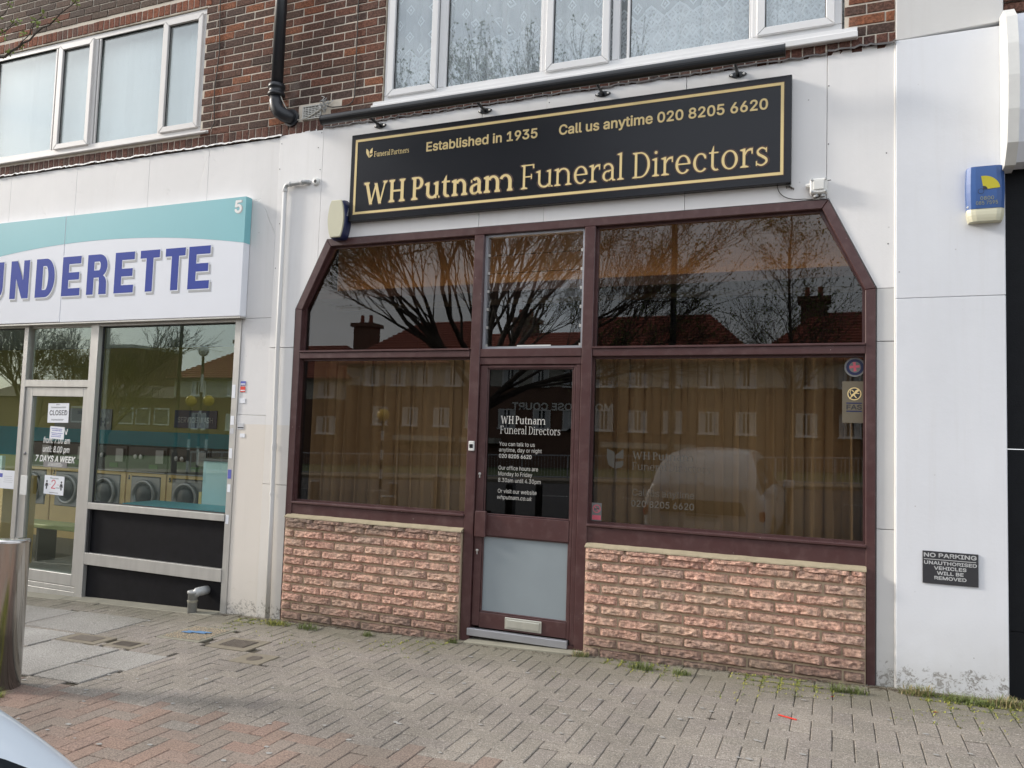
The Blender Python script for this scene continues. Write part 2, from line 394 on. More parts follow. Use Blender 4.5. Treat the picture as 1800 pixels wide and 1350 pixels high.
def bed():
    m = MT('sandy joint bed'); P = m.pos(); s = m.sep(P)
    c = m.mix(m.noise(14, 5, vec=P), (.06, .052, .042), (.13, .115, .09))
    g = m.ramp(m.math('ADD', s[1], m.math('MULTIPLY', m.noise(2.5, 5, .7, vec=P), .9)), [(.0, 0), (.28, 1)])
    c = m.mix(m.math('MULTIPLY', g, m.ramp(m.noise(9, 5, vec=P), [(.4, 0), (.6, 1)])), c, (.11, .14, .025))
    m.col(c).rough(1).spec(.1); return m.m
M['bed'] = bed()
M['concrete'] = simple('stained concrete', (.27, .255, .20), .9, var=.35, scale=5, bump=.4)
M['asphalt'] = simple('asphalt', (.055, .055, .056), .85, var=.25, scale=3, bump=.4)
M['linew'] = simple('white road paint', (.6, .6, .58), .7)
M['iron'] = simple('rusty cover', (.17, .145, .12), .7, .3, var=.35, scale=30, bump=.5)
M['coverc'] = simple('cover surround', (.23, .20, .15), .9, var=.3, scale=20, bump=.5)
M['bluepaint'] = simple('blue spray mark', (.12, .24, .42), .7)

def lace():
    m = bpy.data.materials.new('lace net'); m.use_nodes = True; t = m.node_tree; t.nodes.clear(); l = t.links.new
    o = N(t, 'ShaderNodeOutputMaterial'); g = N(t, 'ShaderNodeNewGeometry'); sp = N(t, 'ShaderNodeSeparateXYZ'); l(g.outputs['Position'], sp.inputs[0])
    def mth(op, a, b=0.0, c=0.0):
        n = N(t, 'ShaderNodeMath', operation=op)
        for i, v in enumerate((a, b, c)):
            if isinstance(v, (int, float)): n.inputs[i].default_value = v
            else: l(v, n.inputs[i])
        return n.outputs[0]
    x, z = sp.outputs[0], sp.outputs[2]
    # repeating medallions: rings on a staggered grid
    def cell(px, pz, ox, oz):
        u = mth('SUBTRACT', mth('MODULO', mth('ADD', x, 100+ox), px), px/2); v = mth('SUBTRACT', mth('MODULO', mth('ADD', z, 100+oz), pz), pz/2)
        return mth('ADD', mth('ABSOLUTE', mth('MULTIPLY', u, 1.35)), mth('ABSOLUTE', v))
    d = mth('MINIMUM', cell(.21, .24, 0, 0), cell(.21, .24, .105, .12))
    ring = mth('LESS_THAN', mth('ABSOLUTE', mth('SUBTRACT', d, .042)), .009); dot = mth('LESS_THAN', d, .015)
    # zigzag hem and dense lace below it
    zg = mth('ABSOLUTE', mth('SUBTRACT', mth('MODULO', mth('ADD', x, 100), .21), .105)); hem = mth('ADD', 4.66, zg)
    below = mth('LESS_THAN', z, hem); hemline = mth('LESS_THAN', mth('ABSOLUTE', mth('SUBTRACT', z, hem)), .009)
    vo = N(t, 'ShaderNodeTexVoronoi', feature='DISTANCE_TO_EDGE'); vo.inputs['Scale'].default_value = 34; l(g.outputs['Position'], vo.inputs['Vector'])
    web = mth('LESS_THAN', vo.outputs['Distance'], .17)
    d3 = cell(.105, .16, 0, .05); r3 = mth('LESS_THAN', mth('ABSOLUTE', mth('SUBTRACT', d3, .045)), .011)
    f = mth('MAXIMUM', mth('MAXIMUM', ring, dot), mth('MAXIMUM', hemline, mth('MULTIPLY', below, mth('MAXIMUM', mth('MULTIPLY', web, .6), r3))))
    a = mth('MINIMUM', mth('ADD', .60, mth('MULTIPLY', f, .38)), 1)
    df = N(t, 'ShaderNodeBsdfDiffuse'); df.inputs[0].default_value = (.88, .93, .96, 1); tl = N(t, 'ShaderNodeBsdfTranslucent'); tl.inputs[0].default_value = (.7, .75, .78, 1)
    mm = N(t, 'ShaderNodeMixShader'); mm.inputs[0].default_value = .25; l(df.outputs[0], mm.inputs[1]); l(tl.outputs[0], mm.inputs[2])
    tr = N(t, 'ShaderNodeBsdfTransparent'); ms = N(t, 'ShaderNodeMixShader'); l(a, ms.inputs[0]); l(tr.outputs[0], ms.inputs[1]); l(mm.outputs[0], ms.inputs[2]); l(ms.outputs[0], o.inputs[0])
    return m
M['lace'] = lace()
M['blind'] = simple('pale vertical blind', (.78, .86, .84), .8, var=.05)
M['room'] = simple('pale room wall', (.40, .46, .50), .9)
M['curtain'] = simple('beige curtain', (.58, .45, .28), .9, var=.1, scale=3, bump=.2)
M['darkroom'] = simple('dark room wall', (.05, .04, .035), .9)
M['cove'] = simple('cream cove wall', (.55, .42, .28), .8)
M['ledge'] = simple('pinkish ledge', (.40, .27, .24), .7)
M['olive'] = simple('olive wall', (.50, .47, .17), .8, var=.08, scale=2)
M['teal'] = simple('teal band', (.03, .32, .38), .5)
M['tealsign'] = simple('turquoise sign vinyl', (.215, .50, .545), .35, var=.05, scale=2)
M['signwhite'] = simple('white sign face', (.76, .78, .83), .3, var=.03, scale=2)
M['signblue'] = simple('blue sign letter', (.040, .068, .33), .6, var=.08, spec=.12)
M['signgrey'] = simple('grey letter shadow', (.36, .37, .38), .5)
M['washer'] = simple('yellow wooden machine front', (.80, .56, .22), .5, var=.12, scale=4)
M['steel'] = simple('brushed machine steel', (.30, .30, .31), .35, .8)
M['chrome'] = simple('polished stainless steel', (.60, .59, .57), .13, 1.0, var=.05)
M['panelblack'] = simple('dark control panel', (.02, .02, .022), .4)
M['counter'] = simple('pale blue counter', (.62, .84, .86), .5, var=.04)
M['floor'] = simple('grey floor tile', (.16, .16, .155), .5, var=.2)
M['lime'] = simple('lime bench', (.45, .50, .22), .5)
M['carwhite'] = simple('pale silver white car paint', (.62, .68, .74), .12, var=.01, spec=.6)
M['tyre'] = simple('tyre rubber', (.02, .02, .02), .8)
M['lampred'] = simple('red lamp lens', (.35, .02, .02), .15)
def bark():
    m = MT('bark'); m.col(m.mix(m.noise(12, 5, vec=m.pos((1, 1, .3))), (.045, .036, .028), (.12, .10, .08))).rough(.95).bump(m.noise(20, 4, vec=m.pos((2, 2, .4))), .6, .01); return m.m
M['bark'] = bark(); M['bud'] = simple('spring leaf', (.16, .22, .05), .7, var=.3)
M['grass'] = simple('grass blade', (.14, .175, .05), .8, var=.5, scale=14); M['moss'] = simple('yellow moss', (.34, .33, .07), .9, var=.4, scale=20)
M['straw'] = simple('dry grass', (.34, .28, .14), .9)
M['rooftile'] = simple('red roof tile', (.27, .08, .052), .85, var=.4, scale=3); M['oppwall'] = simple('brown brick far wall', (.15, .085, .06), .9, var=.3, scale=1.5)
M['oppband'] = simple('pale rendered band', (.44, .42, .38), .9); M['oppglass'] = simple('far window glass', (.05, .055, .06), .1)
M['globe'] = simple('amber globe', (.75, .50, .06), .3); M['globew'] = simple('white globe', (.8, .8, .78), .3)
M['bollblack'] = simple('black painted post', (.02, .02, .02), .5); M['grassground'] = simple('rough grass', (.07, .10, .03), .95, var=.4)
M['orange'] = simple('litter red', (.75, .05, .03), .5)

# ------------------------------------------------------------------ lettering
def load_font():
    try:
        p = os.path.join(bpy.utils.resource_path('LOCAL'), 'datafiles', 'fonts', 'Inter.woff2')
        if os.path.exists(p): return bpy.data.fonts.load(p)
    except Exception: pass
    return None
FONT = load_font()
_caps = {}
def text_bm(s, bold=0.0, shear=0.0):
    cu = bpy.data.curves.new('t', 'FONT'); cu.body = s; cu.size = 1; cu.offset = bold; cu.shear = shear; cu.resolution_u = 3; cu.fill_mode = 'BOTH'
    if FONT: cu.font = FONT
    o = bpy.data.objects.new('t', cu); C.objects.link(o); bpy.context.view_layer.update()
    me = bpy.data.meshes.new_from_object(o.evaluated_get(bpy.context.evaluated_depsgraph_get()))
    bpy.data.objects.remove(o); bpy.data.curves.remove(cu); return me
def cap_h(bold):
    if bold not in _caps:
        me = text_bm('H', bold); ys = [v.co.y for v in me.vertices]; _caps[bold] = (min(ys), max(ys)); bpy.data.meshes.remove(me)
    return _caps[bold]
def text(s, x0, x1, zb, cap, y, mat, parent=None, bold=.012, name='lettering', shear=0, th=.0, ry=0):
    """flat lettering whose first letter starts at x0 and last ends at x1, capitals `cap` high on baseline zb"""
    me = text_bm(s, 0, shear); lo, hi = cap_h(0); xs = [v.co.x for v in me.vertices]; a, b = min(xs), max(xs)
    r = bold*cap*1.5; k = (cap-2*r)/(hi-lo); sg = 1 if x1 > x0 else -1; kx = (x1-x0-2*r*sg)/(b-a)
    for v in me.vertices: v.co = (x0+sg*r+(v.co.x-a)*kx, y, zb+r+(v.co.y-lo)*k)
    me.materials.clear()
    bm = bmesh.new(); bm.from_mesh(me)
    for f in bm.faces: f.normal_update()
    if sum(f.normal.y*f.calc_area() for f in bm.faces) > 0: bmesh.ops.reverse_faces(bm, faces=bm.faces)
    if bold > .004:
        base = bm.copy(); n = 8 if bold > .02 else 4
        tm = bpy.data.meshes.new('t'); base.to_mesh(tm); base.free()
        for q in range(n):
            an = 2*math.pi*q/n+math.pi/4; n0 = len(bm.verts); bm.from_mesh(tm); bm.verts.ensure_lookup_table()
            for v in bm.verts[n0:]: v.co.x += r*math.cos(an); v.co.z += r*math.sin(an); v.co.y += .00003*(q+1)
        bpy.data.meshes.remove(tm)
    bm.to_mesh(me); bm.free(); me.name = name; me.materials.append(mat)
    if parent == 'raw': return me
    return new(name, me, parent)
def lines_of_print(x0, x1, zs, h, y, mat, parent, name='print'):
    bm = bmesh.new()
    for z in zs:
        x = x0+random.uniform(0, .1)*(x1-x0); e = x1-random.uniform(0, .15)*(x1-x0)
        while x < e:
            w = random.uniform(.5, 2.2)*h; box(bm, x, min(x+w, e), y, y+.0004, z, z+h); x += w+h*.5
    return obj(name, bm, mat, parent)

# serif capitals and small letters drawn by hand: stems, slab serifs and bowls; capital height 1
class Serif:
    def __init__(s, bold):
        s.b = bold; s.S = .168 if bold else .100; s.T = .072 if bold else .05; s.l = .075 if bold else .085; s.X = .70
        s.sh = []
    def poly(s, pts): s.sh.append(pts)
    def rect(s, a, b, c, d): s.poly([(a, b), (c, b), (c, d), (a, d)])
    def foot(s, x, w=None, l=None, r=None):
        S = w or s.S; l = s.l if l is None else l; r = s.l if r is None else r; T = s.T
        s.poly([(x-l, 0), (x+S+r, 0), (x+S+r, T*.85), (x+S, T*1.7), (x, T*1.7), (x-l, T*.85)])
    def head(s, x, y=1, w=None, l=None, r=None):
        S = w or s.S; l = s.l if l is None else l; r = s.l if r is None else r; T = s.T
        s.poly([(x-l, y), (x-l, y-T*.85), (x, y-T*1.7), (x+S, y-T*1.7), (x+S+r, y-T*.85), (x+S+r, y)])
    def flag(s, x, y): s.poly([(x-s.l*1.1, y-s.T*.55), (x-s.l*1.1, y-s.T*1.3), (x, y-s.T*1.9), (x+s.S, y-s.T*1.9), (x+s.S, y+.012), (x+s.S*.55, y+.012)])
    def stem(s, x, y0, y1): s.rect(x, y0, x+s.S, y1)
    def ring(s, cx, cy, rx, ry, wx, wy, a0=0, a1=360, n=22, off=0):
        for i in range(n):
            q = []
            for (rr, k) in ((1, 0), (1, 1), (0, 1), (0, 0)):
                a = R(a0+(a1-a0)*(i+k)/n); ex, ey = (rx, ry) if rr else (rx-wx, ry-wy)
                q.append((cx+ex*math.cos(a)+(off if not rr else 0), cy+ey*math.sin(a)))
            s.poly(q)
    def stroke(s, pts, ws):
        n = len(pts)
        P = [Vector(p) for p in pts]; nr = []
        for i in range(n):
            t = (P[min(i+1, n-1)]-P[max(i-1, 0)]).normalized(); nr.append(Vector((-t.y, t.x)))
        for i in range(n-1):
            a, b = P[i]+nr[i]*ws[i]/2, P[i+1]+nr[i+1]*ws[i+1]/2; c, d = P[i+1]-nr[i+1]*ws[i+1]/2, P[i]-nr[i]*ws[i]/2
            s.poly([tuple(a), tuple(b), tuple(c), tuple(d)])
    def spl(s, pts, ws, m=6):
        o, w = [], []
        n = len(pts)
        for i in range(n-1):
            p0, p1, p2, p3 = [Vector(pts[min(max(j, 0), n-1)]) for j in (i-1, i, i+1, i+2)]
            for k in range(m):
                t = k/m; o.append(tuple(.5*((2*p1)+(-p0+p2)*t+(2*p0-5*p1+4*p2-p3)*t*t+(-p0+3*p1-3*p2+p3)*t**3))); w.append(ws[i]*(1-t)+ws[i+1]*t)
        o.append(pts[-1]); w.append(ws[-1]); s.stroke(o, w)
    def arch(s, x0, x1):       # arch from stem right edge x0 to right stem outer edge x1
        S = s.S; r = (x1-x0)/2+.03; cx = x1-r
        s.ring(cx, s.X-r*.95, r, r*.95+.012, S, s.T*1.35, 0, 150, 14); s.stem(x1-S, 0, s.X-r*.93)
    def glyph(s, c):
        S, T, X, l = s.S, s.T, s.X, s.l; s.sh = []; B = s.b
        if c == 'W':
            w = 1.36 if B else 1.3; t = T*1.2
            d = [((.16, 1), (.42, 0), S*.98), ((.42, 0), (.70, .93), t), ((.68, .93), (.94, 0), S*.98), ((.94, 0), (w-.14, 1), t)]
            for (a, b, k) in d: s.poly([(a[0]-k/2, a[1]), (a[0]+k/2, a[1]), (b[0]+k/2, b[1]), (b[0]-k/2, b[1])])
            s.head(.16-S/2, 1, S, l*.9, l*.9); s.head(w-.14-t/2, 1, t, l, l*.9); s.rect(.60, 1-T, .80, 1) if False else None
            return w
        if c == 'H':
            w = .93 if B else .9; a, b = l+.02, w-l-S-.02
            for x in (a, b): s.stem(x, 0, 1); s.foot(x); s.head(x)
            s.rect(a+S, .5-T*.6, b, .5+T*.6); return w
        if c == 'P':
            a = l+.02; s.stem(a, 0, 1); s.foot(a, r=l*1.3); s.head(a, r=0)
            r = .27; cx = a+S+.09; s.rect(a+S, 1-T*1.1, cx, 1); s.rect(a+S, 1-2*r, cx, 1-2*r+T*1.1); s.ring(cx, 1-r, .30, r, S*1.02, T*1.1, -90, 90); return cx+.32
        if c == 'F':
            a = l+.02; s.stem(a, 0, 1); s.foot(a, r=l*1.3); s.head(a, r=0); e = a+S+.40
            s.rect(a+S, 1-T*1.05, e, 1); s.poly([(e-T, 1-.17), (e+.01, 1-.17), (e, 1), (e-T*1.5, 1)]); s.rect(a+S, .5-T*.5, e-.09, .5+T*.5)
            s.rect(e-.09-T, .40, e-.09, .60); return e+.05
        if c == 'D':
            a = l+.02; s.stem(a, 0, 1); s.head(a, r=0); s.foot(a, r=0); cx = a+S+.12
            s.rect(a+S, 1-T*1.1, cx, 1); s.rect(a+S, 0, cx, T*1.1); s.ring(cx, .5, .40, .5, S*1.02, T*1.1, -90, 90, 30); return cx+.44
        if c == 'l': a = l+.01; s.stem(a, 0, 1.06); s.foot(a); s.flag(a, 1.06); return a+S+l+.03
        if c == 'i':
            a = l+.01; s.stem(a, 0, X); s.foot(a); s.flag(a, X); s.ring(a+S/2, .92, S*.62, S*.62, S*.6, S*.6, 0, 360, 16); return a+S+l+.03
        if c == 'r':
            a = l+.01; s.stem(a, 0, X); s.foot(a, r=l*1.4); s.flag(a, X)
            s.spl([(a+S*.8, X*.66), (a+S+.06, X*.86), (a+S+.16, X-.045), (a+S+.27, X-.05)], [T*.9, T*1.3, T*1.7, T*2.2]); s.rect(a+S+.22, X*.70, a+S+.27, X*.90); return a+S+.29
        if c == 'n':
            a = l+.01; e = a+.58+(.09 if B else 0); s.stem(a, 0, X); s.foot(a); s.flag(a, X); s.arch(a+S*.7, e); s.foot(e-S); return e+l+.02
        if c == 'm':
            a = l+.01; k = .50+(.12 if B else 0); s.stem(a, 0, X); s.foot(a); s.flag(a, X)
            for q in (1, 2): s.arch(a+S*.7+k*(q-1)-(.02 if q == 2 else 0), a+S*.2+k*q+.04); s.foot(a+S*.2+k*q+.04-S, l=l*.7, r=l*.7)
            return a+S*.2+2*k+.04+l
        if c == 'u':
            a = l+.01; e = a+.57+(.08 if B else 0); r = (e-a)/2; s.stem(a, .22, X); s.flag(a, X); s.stem(e-S, 0, X); s.flag(e-S, X)
            s.ring(a+r, .245, r, .257, S, T*1.5, 180, 330, 16); s.poly([(e-S*.5, 0), (e+l, 0), (e+l, T*.85), (e, T*1.6), (e-S*.5, T*1.6)]); return e+l+.02
        if c == 't':
            a = .10; s.stem(a, .2, X+.03); s.poly([(a, X), (a+S, X), (a+S, X+.22), (a+S*.75, X+.22)]); s.rect(a-.08, X-T*1.1, a+S+.17, X)
            s.ring(a+.19+(.04 if B else 0), .20, .19+(.04 if B else 0), .212, S, T*1.5, 180, 300, 14); return a+S+.21
        if c == 'o': rx = .305+(.03 if B else 0); s.ring(.03+rx, X/2, rx, X/2+.012, S*1.05, T*1.15, 0, 360, 34); return 2*rx+.06
        if c == 'c':
            rx = .29; s.ring(.03+rx, X/2, rx, X/2+.012, S*1.08, T*1.2, 50, 318, 30); s.poly([(.40, X-.06), (.53, X-.10), (.53, X-.21), (.47, X-.21)]); return .57
        if c == 'e':
            rx = .295+(.03 if B else 0); s.ring(.03+rx, X/2, rx, X/2+.012, S*1.08, T*1.2, 2, 322, 34)
            s.rect(.05+S*.5, X/2-.012, .03+2*rx-.012, X/2-.012+T*1.1); return 2*rx+.05
        if c == 'a':
            e = .50+(.09 if B else 0); s.stem(e-S, .06, X-.2); s.ring(e-.24, X-.235, .24, .247, S, T*1.5, 0, 140, 14); s.rect(.08, X-.2, .12+T*.4, X-.09)
            s.ring(.245, .205, .215, .217, S*1.0, T*1.2, 60, 300, 20); s.spl([(.26, .40), (.36, .415), (e-S*.5, .44)], [T*1.1]*3)
            s.spl([(.22, .03), (.32, .03), (e-S*.6, .14)], [T*1.1, T*1.2, T]); s.poly([(e-S, .1), (e-S*.4, 0), (e+l*.9, 0), (e+l*.9, T*.85), (e, T*1.5), (e, .15)]); return e+l+.01
        if c == 's':
            w = S*.92; s.spl([(.43, X-.12), (.27, X-.03), (.12, X-.12), (.14, X-.25), (.30, X-.36), (.42, X-.46), (.41, .12), (.25, .03), (.07, .10)],
                             [T, T*1.25, w*.8, w, w*1.05, w, w*.85, T*1.25, T]); s.rect(.40, X-.20, .445, X-.03); s.rect(.045, .02, .09, .20); return .50
        return .30
def serif(s, x0, x1, zb, cap, y, mat, parent, bold, name='lettering', fat=0.0):
    F = Serif(bold); X = 0; shapes = []
    for c in s:
        if c == ' ': X += .26; continue
        w = F.glyph(c)
        for p in F.sh: shapes.append([(a+X, b) for a, b in p])
        X += w+(.065 if bold else .05)
    xs = [p[0] for q in shapes for p in q]; a, b = min(xs), max(xs); kx = (x1-x0)/(b-a)
    bm = bmesh.new()
    for i, q in enumerate(shapes):
        yy = y-(i % 9)*.00006
        if fat:
            cx = sum(p[0] for p in q)/len(q); cz = sum(p[1] for p in q)/len(q)
            pts = []
            for p in q:
                d = Vector((p[0]-cx, p[1]-cz)); d.normalize(); pts.append((p[0]+d.x*fat/kx*1.4, p[1]+d.y*fat/cap*1.4))
            q = pts
        area = sum(q[j][0]*q[(j+1) % len(q)][1]-q[(j+1) % len(q)][0]*q[j][1] for j in range(len(q)))
        if area < 0: q = q[::-1]
        try: bm.faces.new([bm.verts.new((x0+(p[0]-a)*kx, yy, zb+p[1]*cap)) for p in q])
        except ValueError: pass
    return obj(name, bm, mat, parent)

# ================================================================== PAVEMENT
slope = -math.atan(.031)
pave = struct('pavement', 'grey and red block pavement with pale slabs in front of the shops'); pave.location = (.2, 0, 0); pave.rotation_euler = (0, slope, 0)
bm = bmesh.new(); box(bm, -30, 25, -4.3, .4, -.30, -.012); obj('joint_bed', bm, M['bed'], pave)
SLABS = [(-8.9, -8.1, -.98, -.45), (-8.06, -7.2, -.98, -.45), (-7.16, -6.42, -.98, -.45), (-6.38, -5.55, -.98, -.45), (-7.3, -6.45, -1.45, -1.02), (-6.41, -5.72, -1.42, -1.02),
         (-5.68, -5.0, -1.92, -1.24), (-4.98, -4.52, -1.60, -1.24), (-6.3, -5.72, -1.95, -1.5), (-4.97, -4.55, -1.92, -1.63)]
COVERS = [(-5.70, -5.28, -1.21, -1.01, 'rect'), (-5.22, -4.92, -1.2, -1.03, 'grate'), (-5.05, -4.62, -.86, -.46, 'gravel'), (-4.50, -4.12, -.92, -.64, 'grid'), (-4.06, -3.80, -1.16, -.94, 'stop')]
def covered(b):
    for q in [q[:4] for q in SLABS]+[q[:4] for q in COVERS]:
        if q[0]-.012 < b[0] and b[1] < q[1]+.012 and q[2]-.012 < b[2] and b[3] < q[3]+.012: return True
    return False
def clip_block(b):
    """cut a block back to the edge of the slab or cover that overlaps it"""
    a0, a1, b0, b1 = b
    for q in [q[:4] for q in SLABS]+[q[:4] for q in COVERS]:
        if a0 < q[1] and a1 > q[0] and b0 < q[3] and b1 > q[2]:
            c = [(q[0]-.004-a0, 0), (a1-q[1]-.004, 1), (q[2]-.004-b0, 2), (b1-q[3]-.004, 3)]; m = max(c)
            if m[0] < .012: return None
            if m[1] == 0: a1 = q[0]-.004
            elif m[1] == 1: a0 = q[1]+.004
            elif m[1] == 2: b1 = q[2]-.004
            else: b0 = q[3]+.004
    return (a0, a1, b0, b1)
def block_bm(bm, x0, x1, y0, y1, h=0.0, tilt=(0, 0)):
    g, c = .0016, .0042; z = h
    def P(x, y, dz): return bm.verts.new((x, y, z+dz+tilt[0]*(x-x0)+tilt[1]*(y-y0)))
    o = [P(x0+g, y0+g, -.012), P(x1-g, y0+g, -.012), P(x1-g, y1-g, -.012), P(x0+g, y1-g, -.012)]
    m = [P(x0+g, y0+g, -.004), P(x1-g, y0+g, -.004), P(x1-g, y1-g, -.004), P(x0+g, y1-g, -.004)]
    i = [P(x0+g+c, y0+g+c, 0), P(x1-g-c, y0+g+c, 0), P(x1-g-c, y1-g-c, 0), P(x0+g+c, y1-g-c, 0)]
    bm.faces.new(i)
    for a, b in ((o, m), (m, i)):
        for k in range(4): bm.faces.new([a[k], a[(k+1) % 4], b[(k+1) % 4], b[k]])
blocks = []
U = .1035
nx0, nx1 = -92, 22
for i in range(nx0, nx1):
    for j in range(-41, -1):
        k = (i+j) % 4
        if k == 0: r = (i*U, (i+2)*U, j*U, (j+1)*U)
        elif k == 2: r = (i*U, (i+1)*U, j*U, (j+2)*U)
        else: continue
        if r[3] > -.105: 
            if r[2] > -.12: continue
            r = (r[0], r[1], r[2], -.106)
        blocks.append(r)
for i in range(nx0, nx1): blocks.append((i*U, (i+1)*U, -.104, .06))
blocks = [c for c in (clip_block(b) for b in blocks if not covered(b)) if c]
def bsize(b):
    p = Vector(((b[0]+b[1])/2+.2, (b[2]+b[3])/2, gz((b[0]+b[1])/2))); return (p-CAM).length if in_view(p, .03) else 1e3
blocks.sort(key=bsize)
shared = {}
def is_red(b): return (b[2]+b[3])/2 < -2.06
rnd = random.Random(3); bm_g, bm_r = bmesh.new(), bmesh.new(); nb = 0
for b in blocks:
    cx, cy = (b[0]+b[1])/2, (b[2]+b[3])/2; w, d = round(b[1]-b[0], 4), round(b[3]-b[2], 4); red = is_red(b)
    if red and -2.35 < cy and rnd.random() < .05: red = False
    h = rnd.gauss(0, .0011); ti = (rnd.gauss(0, .006), rnd.gauss(0, .006))
    if nb < 292 and bsize(b) < 100:
        v = rnd.randrange(3); key = (w, d, red, v)
        if key not in shared:
            t = bmesh.new(); block_bm(t, -w/2, w/2, -d/2, d/2, 0, (rnd.gauss(0, .006), rnd.gauss(0, .006))); shared[key] = mesh_of(t, 'paving_block', M['pavr' if red else 'pav'])
        o = new('paving_block', shared[key], pave); o.location = (cx, cy, h); nb += 1
    else: block_bm(bm_r if red else bm_g, b[0], b[1], b[2], b[3], h, ti)
tag(obj('paving_block', bm_g, M['pav_i'], pave), kind='stuff'); tag(obj('paving_block', bm_r, M['pavr_i'], pave), kind='stuff')
for a, b, c, d in SLABS:
    t = bmesh.new(); block_bm(t, a, b, c, d, .002+rnd.uniform(-.002, .004), (rnd.gauss(0, .003), rnd.gauss(0, .003))); obj('paving_slab', t, M['slab'], pave)
# shop thresholds of bare concrete
t = bmesh.new(); box(t, -7.02, -5.22, -.14, .1, -.02, .006, .004); obj('concrete_apron', t, M['concrete'], pave)
t = bmesh.new(); box(t, -9.2, -7.04, -.17, .1, -.02, .004, .004); obj('concrete_apron', t, M['concrete'], pave)
t = bmesh.new(); box(t, -2.78, -1.86, -.10, .1, -.02, .016, .006); obj('concrete_apron', t, M['concrete'], pave)
LC = {'rect': 'plain rusty utility cover in a pale concrete surround, between two slabs', 'grate': 'small worn ribbed cover in the pale slabs near the steel bollard',
      'gravel': 'stony inspection cover with a blue spray mark', 'grid': 'small studded metal cover in a square concrete surround below the downpipe', 'stop': 'smallest round stop tap cover set in the grey blocks'}
for a, b, c, d, k in COVERS:
    cx, cy = (a+b)/2, (c+d)/2; th_ = thing('access_cover', LC[k], 'drain cover', (cx+.2, cy, gz(cx+.2)), 0, 'metal covers in the pavement'); th_.rotation_euler = (0, slope, 0)
    w, h = (b-a)/2, (d-c)/2
    t = bmesh.new(); box(t, -w, w, -h, h, -.012, .003, .003); obj('surround', t, M['coverc'] if k != 'gravel' else M['concrete'], th_)
    t = bmesh.new(); f = .62 if k != 'gravel' else .86
    if k == 'stop':
        lathe(t, [(.055, .002), (.055, .006), (.05, .006)], seg=20); 
        for q in range(3): box(t, -.04, .04, -.03+q*.025, -.022+q*.025, .006, .009)
    else: box(t, -w*f, w*f, -h*f, h*f, .0035, .0055)
    if k in ('grid', 'grate'):
        n = 9
        for q in range(n):
            x = -w*f+.012+(2*w*f-.024)*q/(n-1); box(t, x-.005, x+.005, -h*f+.01, h*f-.01, .0055, .009)
            if k == 'grid':
                y = -h*f+.012+(2*h*f-.024)*q/(n-1); box(t, -w*f+.01, w*f-.01, y-.004, y+.004, .0055, .0085)
    obj('lid', t, M['iron'] if k != 'gravel' else M['coverc'], th_)
    if k == 'gravel':
        t = bmesh.new()
        for q in range(420):
            x, y = rnd.uniform(-w*f, w*f), rnd.uniform(-h*f, h*f); s_ = rnd.uniform(.003, .007); bmesh.ops.create_cone(t, cap_ends=True, segments=5, radius1=s_, radius2=s_*.4, depth=s_, matrix=Matrix.Translation((x, y, .006)))
        tag(obj('gravel', t, M['mortar_y'], th_), kind='stuff')
        t = bmesh.new(); box(t, -.10, .09, -.016, .02, .011, .0125); box(t, -.02, .12, .012, .04, .0112, .0127); box(t, -.12, -.03, -.04, -.01, .0112, .0127); obj('spray_mark', t, M['bluepaint'], th_)

# road, service lane and far side (seen in the glass)
road = struct('road', 'grey asphalt road'); road.location = (.2, 0, 0); road.rotation_euler = (0, slope, 0)
t = BX(-120, 90, -24, -4.42, -.6, -.11); obj('asphalt', t, M['asphalt'], road)
t = BX(-120, 90, -4.42, -4.3, -.6, -.0, .01); obj('kerb', t, M['coverc'], road)
t = bmesh.new()
for k in range(-26, 14): box(t, k*3.0, k*3.0+1.6, -17.1, -17.0, -.11, -.106)
obj('lane_marking', t, M['linew'], road)
vg = struct('verge'); vg.location = (.2, 0, 0); vg.rotation_euler = (0, slope, 0)
obj('far_pavement', BX(-120, 90, -27, -24, -.6, .0), M['coverc'], vg); obj('far_grass', BX(-120, 90, -130, -27, -.6, -.02), M['grassground'], vg); obj('back_ground', BX(-120, 90, .4, 120, -.6, -.3), M['concrete'], vg)

# ================================================================== WHITE CLADDING AND PIERS
def panel(parent, pts, y0, y1, mat, name='cladding_panel', bev=.002): return obj(name, prism(bmesh.new(), pts, y0, y1, bev), mat, parent)
def rect(a, b, c, d): return [(a, c), (b, c), (b, d), (a, d)]
W1 = thing('wall_cladding', 'white painted cladding framing the funeral shopfront and carrying its black sign', 'wall', (0, 0, 0))
G = .0015
fr = [(-4.353, 2.526), (-4.056, 3.119), (-.049, 3.122), (.239, 2.512)]
panel(W1, [(-4.622, 2.19+G), (-4.353, 2.19+G), (-4.353, 2.526), (-4.15-G, 2.932), (-4.15-G, 4.125), (-4.622, 4.102)], 0, .10, M['white'])
panel(W1, [(-4.15+G, 2.936), (-4.056, 3.119), (-2.62-G, 3.1200), (-2.62-G, 4.12), (-4.15+G, 4.125)], -.001, .10, M['white'])
panel(W1, rect(-2.62+G, -2.07-G, 3.1203, 4.118), 0, .10, M['white']); panel(W1, rect(-2.07+G, -1.0-G, 3.121, 4.118), -.0015, .10, M['white'])
panel(W1, rect(-1.0+G, -.06-G, 3.1216, 4.125), 0, .10, M['white'])
panel(W1, [(-.06+G, 3.122), (-.049, 3.122), (.239, 2.512), (.35-G, 2.512), (.35-G, 4.135), (-.06+G, 4.13)], -.001, .10, M['white'])
for z0, z1 in ((2.169, 2.51), (.972, 2.165), (-.2, .968)): panel(W1, rect(.2395, .3485, z0, z1), .0 if z0 != .972 else .002, .10, M['white_d'])
for z0, z1 in ((-.4, .992), (.996, 2.186)): panel(W1, rect(-4.622, -4.353, z0, z1), 0, .10, M['white_p'])
